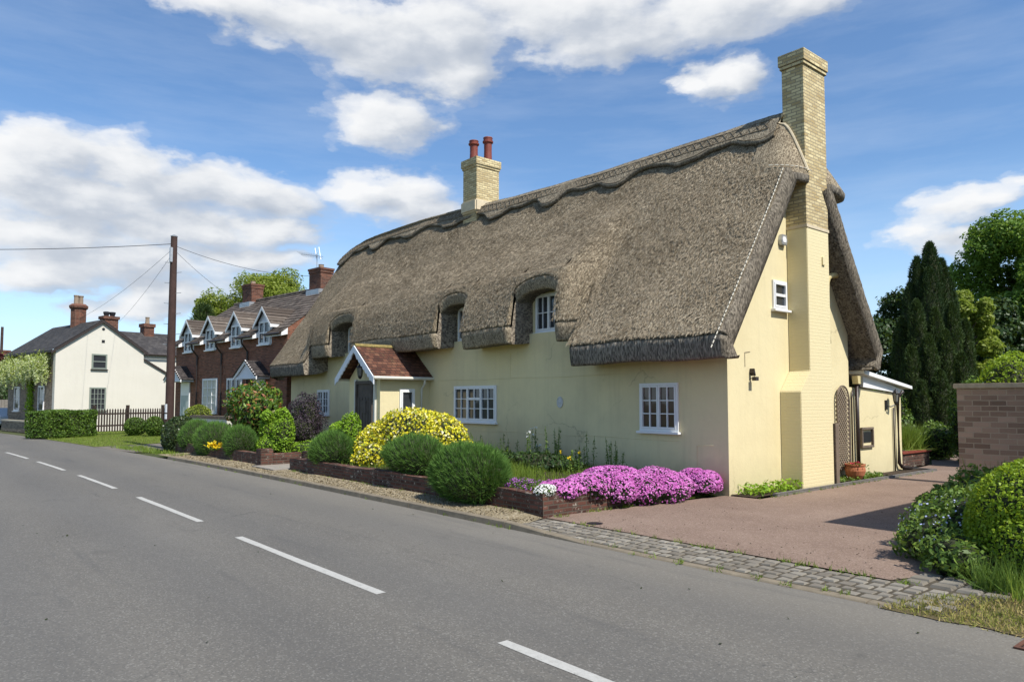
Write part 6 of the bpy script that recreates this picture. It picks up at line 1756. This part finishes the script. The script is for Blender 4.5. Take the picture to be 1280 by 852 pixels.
cover = ramp(nt, dens, [(0.0, (0, 0, 0)), (0.12, (0.18, 0.18, 0.18)), (0.34, (0.78, 0.78, 0.78)), (0.62, (0.98, 0.98, 0.98))], 'EASE')
lit = math_(nt, 'ADD', math_(nt, 'MULTIPLY', math_(nt, 'SUBTRACT', dens, densu), 0.62), 0.60)
lit = math_(nt, 'SUBTRACT', lit, math_(nt, 'MULTIPLY', math_(nt, 'MAXIMUM', math_(nt, 'SUBTRACT', dens, 0.45), 0.0), 0.35))
shade = ramp(nt, lit, [(0.12, (3.3, 3.75, 4.5)), (0.44, (4.5, 4.85, 5.4)), (0.70, (6.4, 6.55, 6.75)), (0.92, (7.3, 7.35, 7.4))])
# thin veil towards the horizon and across the open blue
veil = noise(nt, N(nt, 'ShaderNodeVectorMath', {0: pv, 1: (0.35, 1.0, 1)}, operation='MULTIPLY'), 0.35, 6, 0.6)
veil = math_(nt, 'MULTIPLY', ramp(nt, veil, [(0.42, (0, 0, 0)), (0.75, (1, 1, 1))]), 0.16)
hz = ramp(nt, math_(nt, 'MULTIPLY', el, 0.03), [(0.0, (0.55, 0.55, 0.55)), (0.5, (0, 0, 0))])
base = mixc(nt, hz, sky.outputs[0], (6.2, 6.9, 7.8))
SKYTINT = mixc(nt, 1.0, base, (0.95, 1.13, 1.27), 'MULTIPLY')
base = mixc(nt, veil, SKYTINT, (6.4, 7.0, 7.8))
fin = mixc(nt, cover, base, shade)
nt.links.new(fin, bg.inputs[0]); bg.inputs[1].default_value = 0.10

sun = bpy.data.lights.new('sun', 'SUN'); sun.energy = 4.6; sun.angle = R(0.53); sun.color = (1.0, 0.955, 0.88)
so = bpy.data.objects.new('sun', sun); COL.objects.link(so)
sd = Vector((math.cos(R(SUN_EL)) * math.cos(R(SUN_AZ)), math.cos(R(SUN_EL)) * math.sin(R(SUN_AZ)), math.sin(R(SUN_EL))))
so.rotation_euler = sd.to_track_quat('Z', 'Y').to_euler()
so.location = (0, 0, 30)

cam = bpy.data.cameras.new('camera'); co_ = bpy.data.objects.new('camera', cam); COL.objects.link(co_)
cam.sensor_width = 36; cam.lens = 911.0 / 1280 * 36
cam.shift_y = 21.5 / 1280
cam.clip_start = 0.1; cam.clip_end = 3000
co_.location = (0, 0, 1.95)
yaw = 180 - 40.2
co_.rotation_euler = (R(90 + 3.3), 0, R(yaw - 90))
SC.camera = co_

SC.view_settings.view_transform = 'Standard'; SC.view_settings.look = 'None'
SC.view_settings.exposure = 0.40; SC.view_settings.gamma = 1.0; SC.view_settings.use_curve_mapping = False
SC.render.engine = 'CYCLES'
SC.cycles.use_denoising = True
SC.cycles.use_adaptive_sampling = True; SC.cycles.adaptive_threshold = 0.012
SC.cycles.max_bounces = 6; SC.cycles.diffuse_bounces = 3; SC.cycles.glossy_bounces = 3; SC.cycles.transmission_bounces = 3; SC.cycles.transparent_max_bounces = 4
SC.cycles.caustics_reflective = False; SC.cycles.caustics_refractive = False
SC.render.use_persistent_data = False
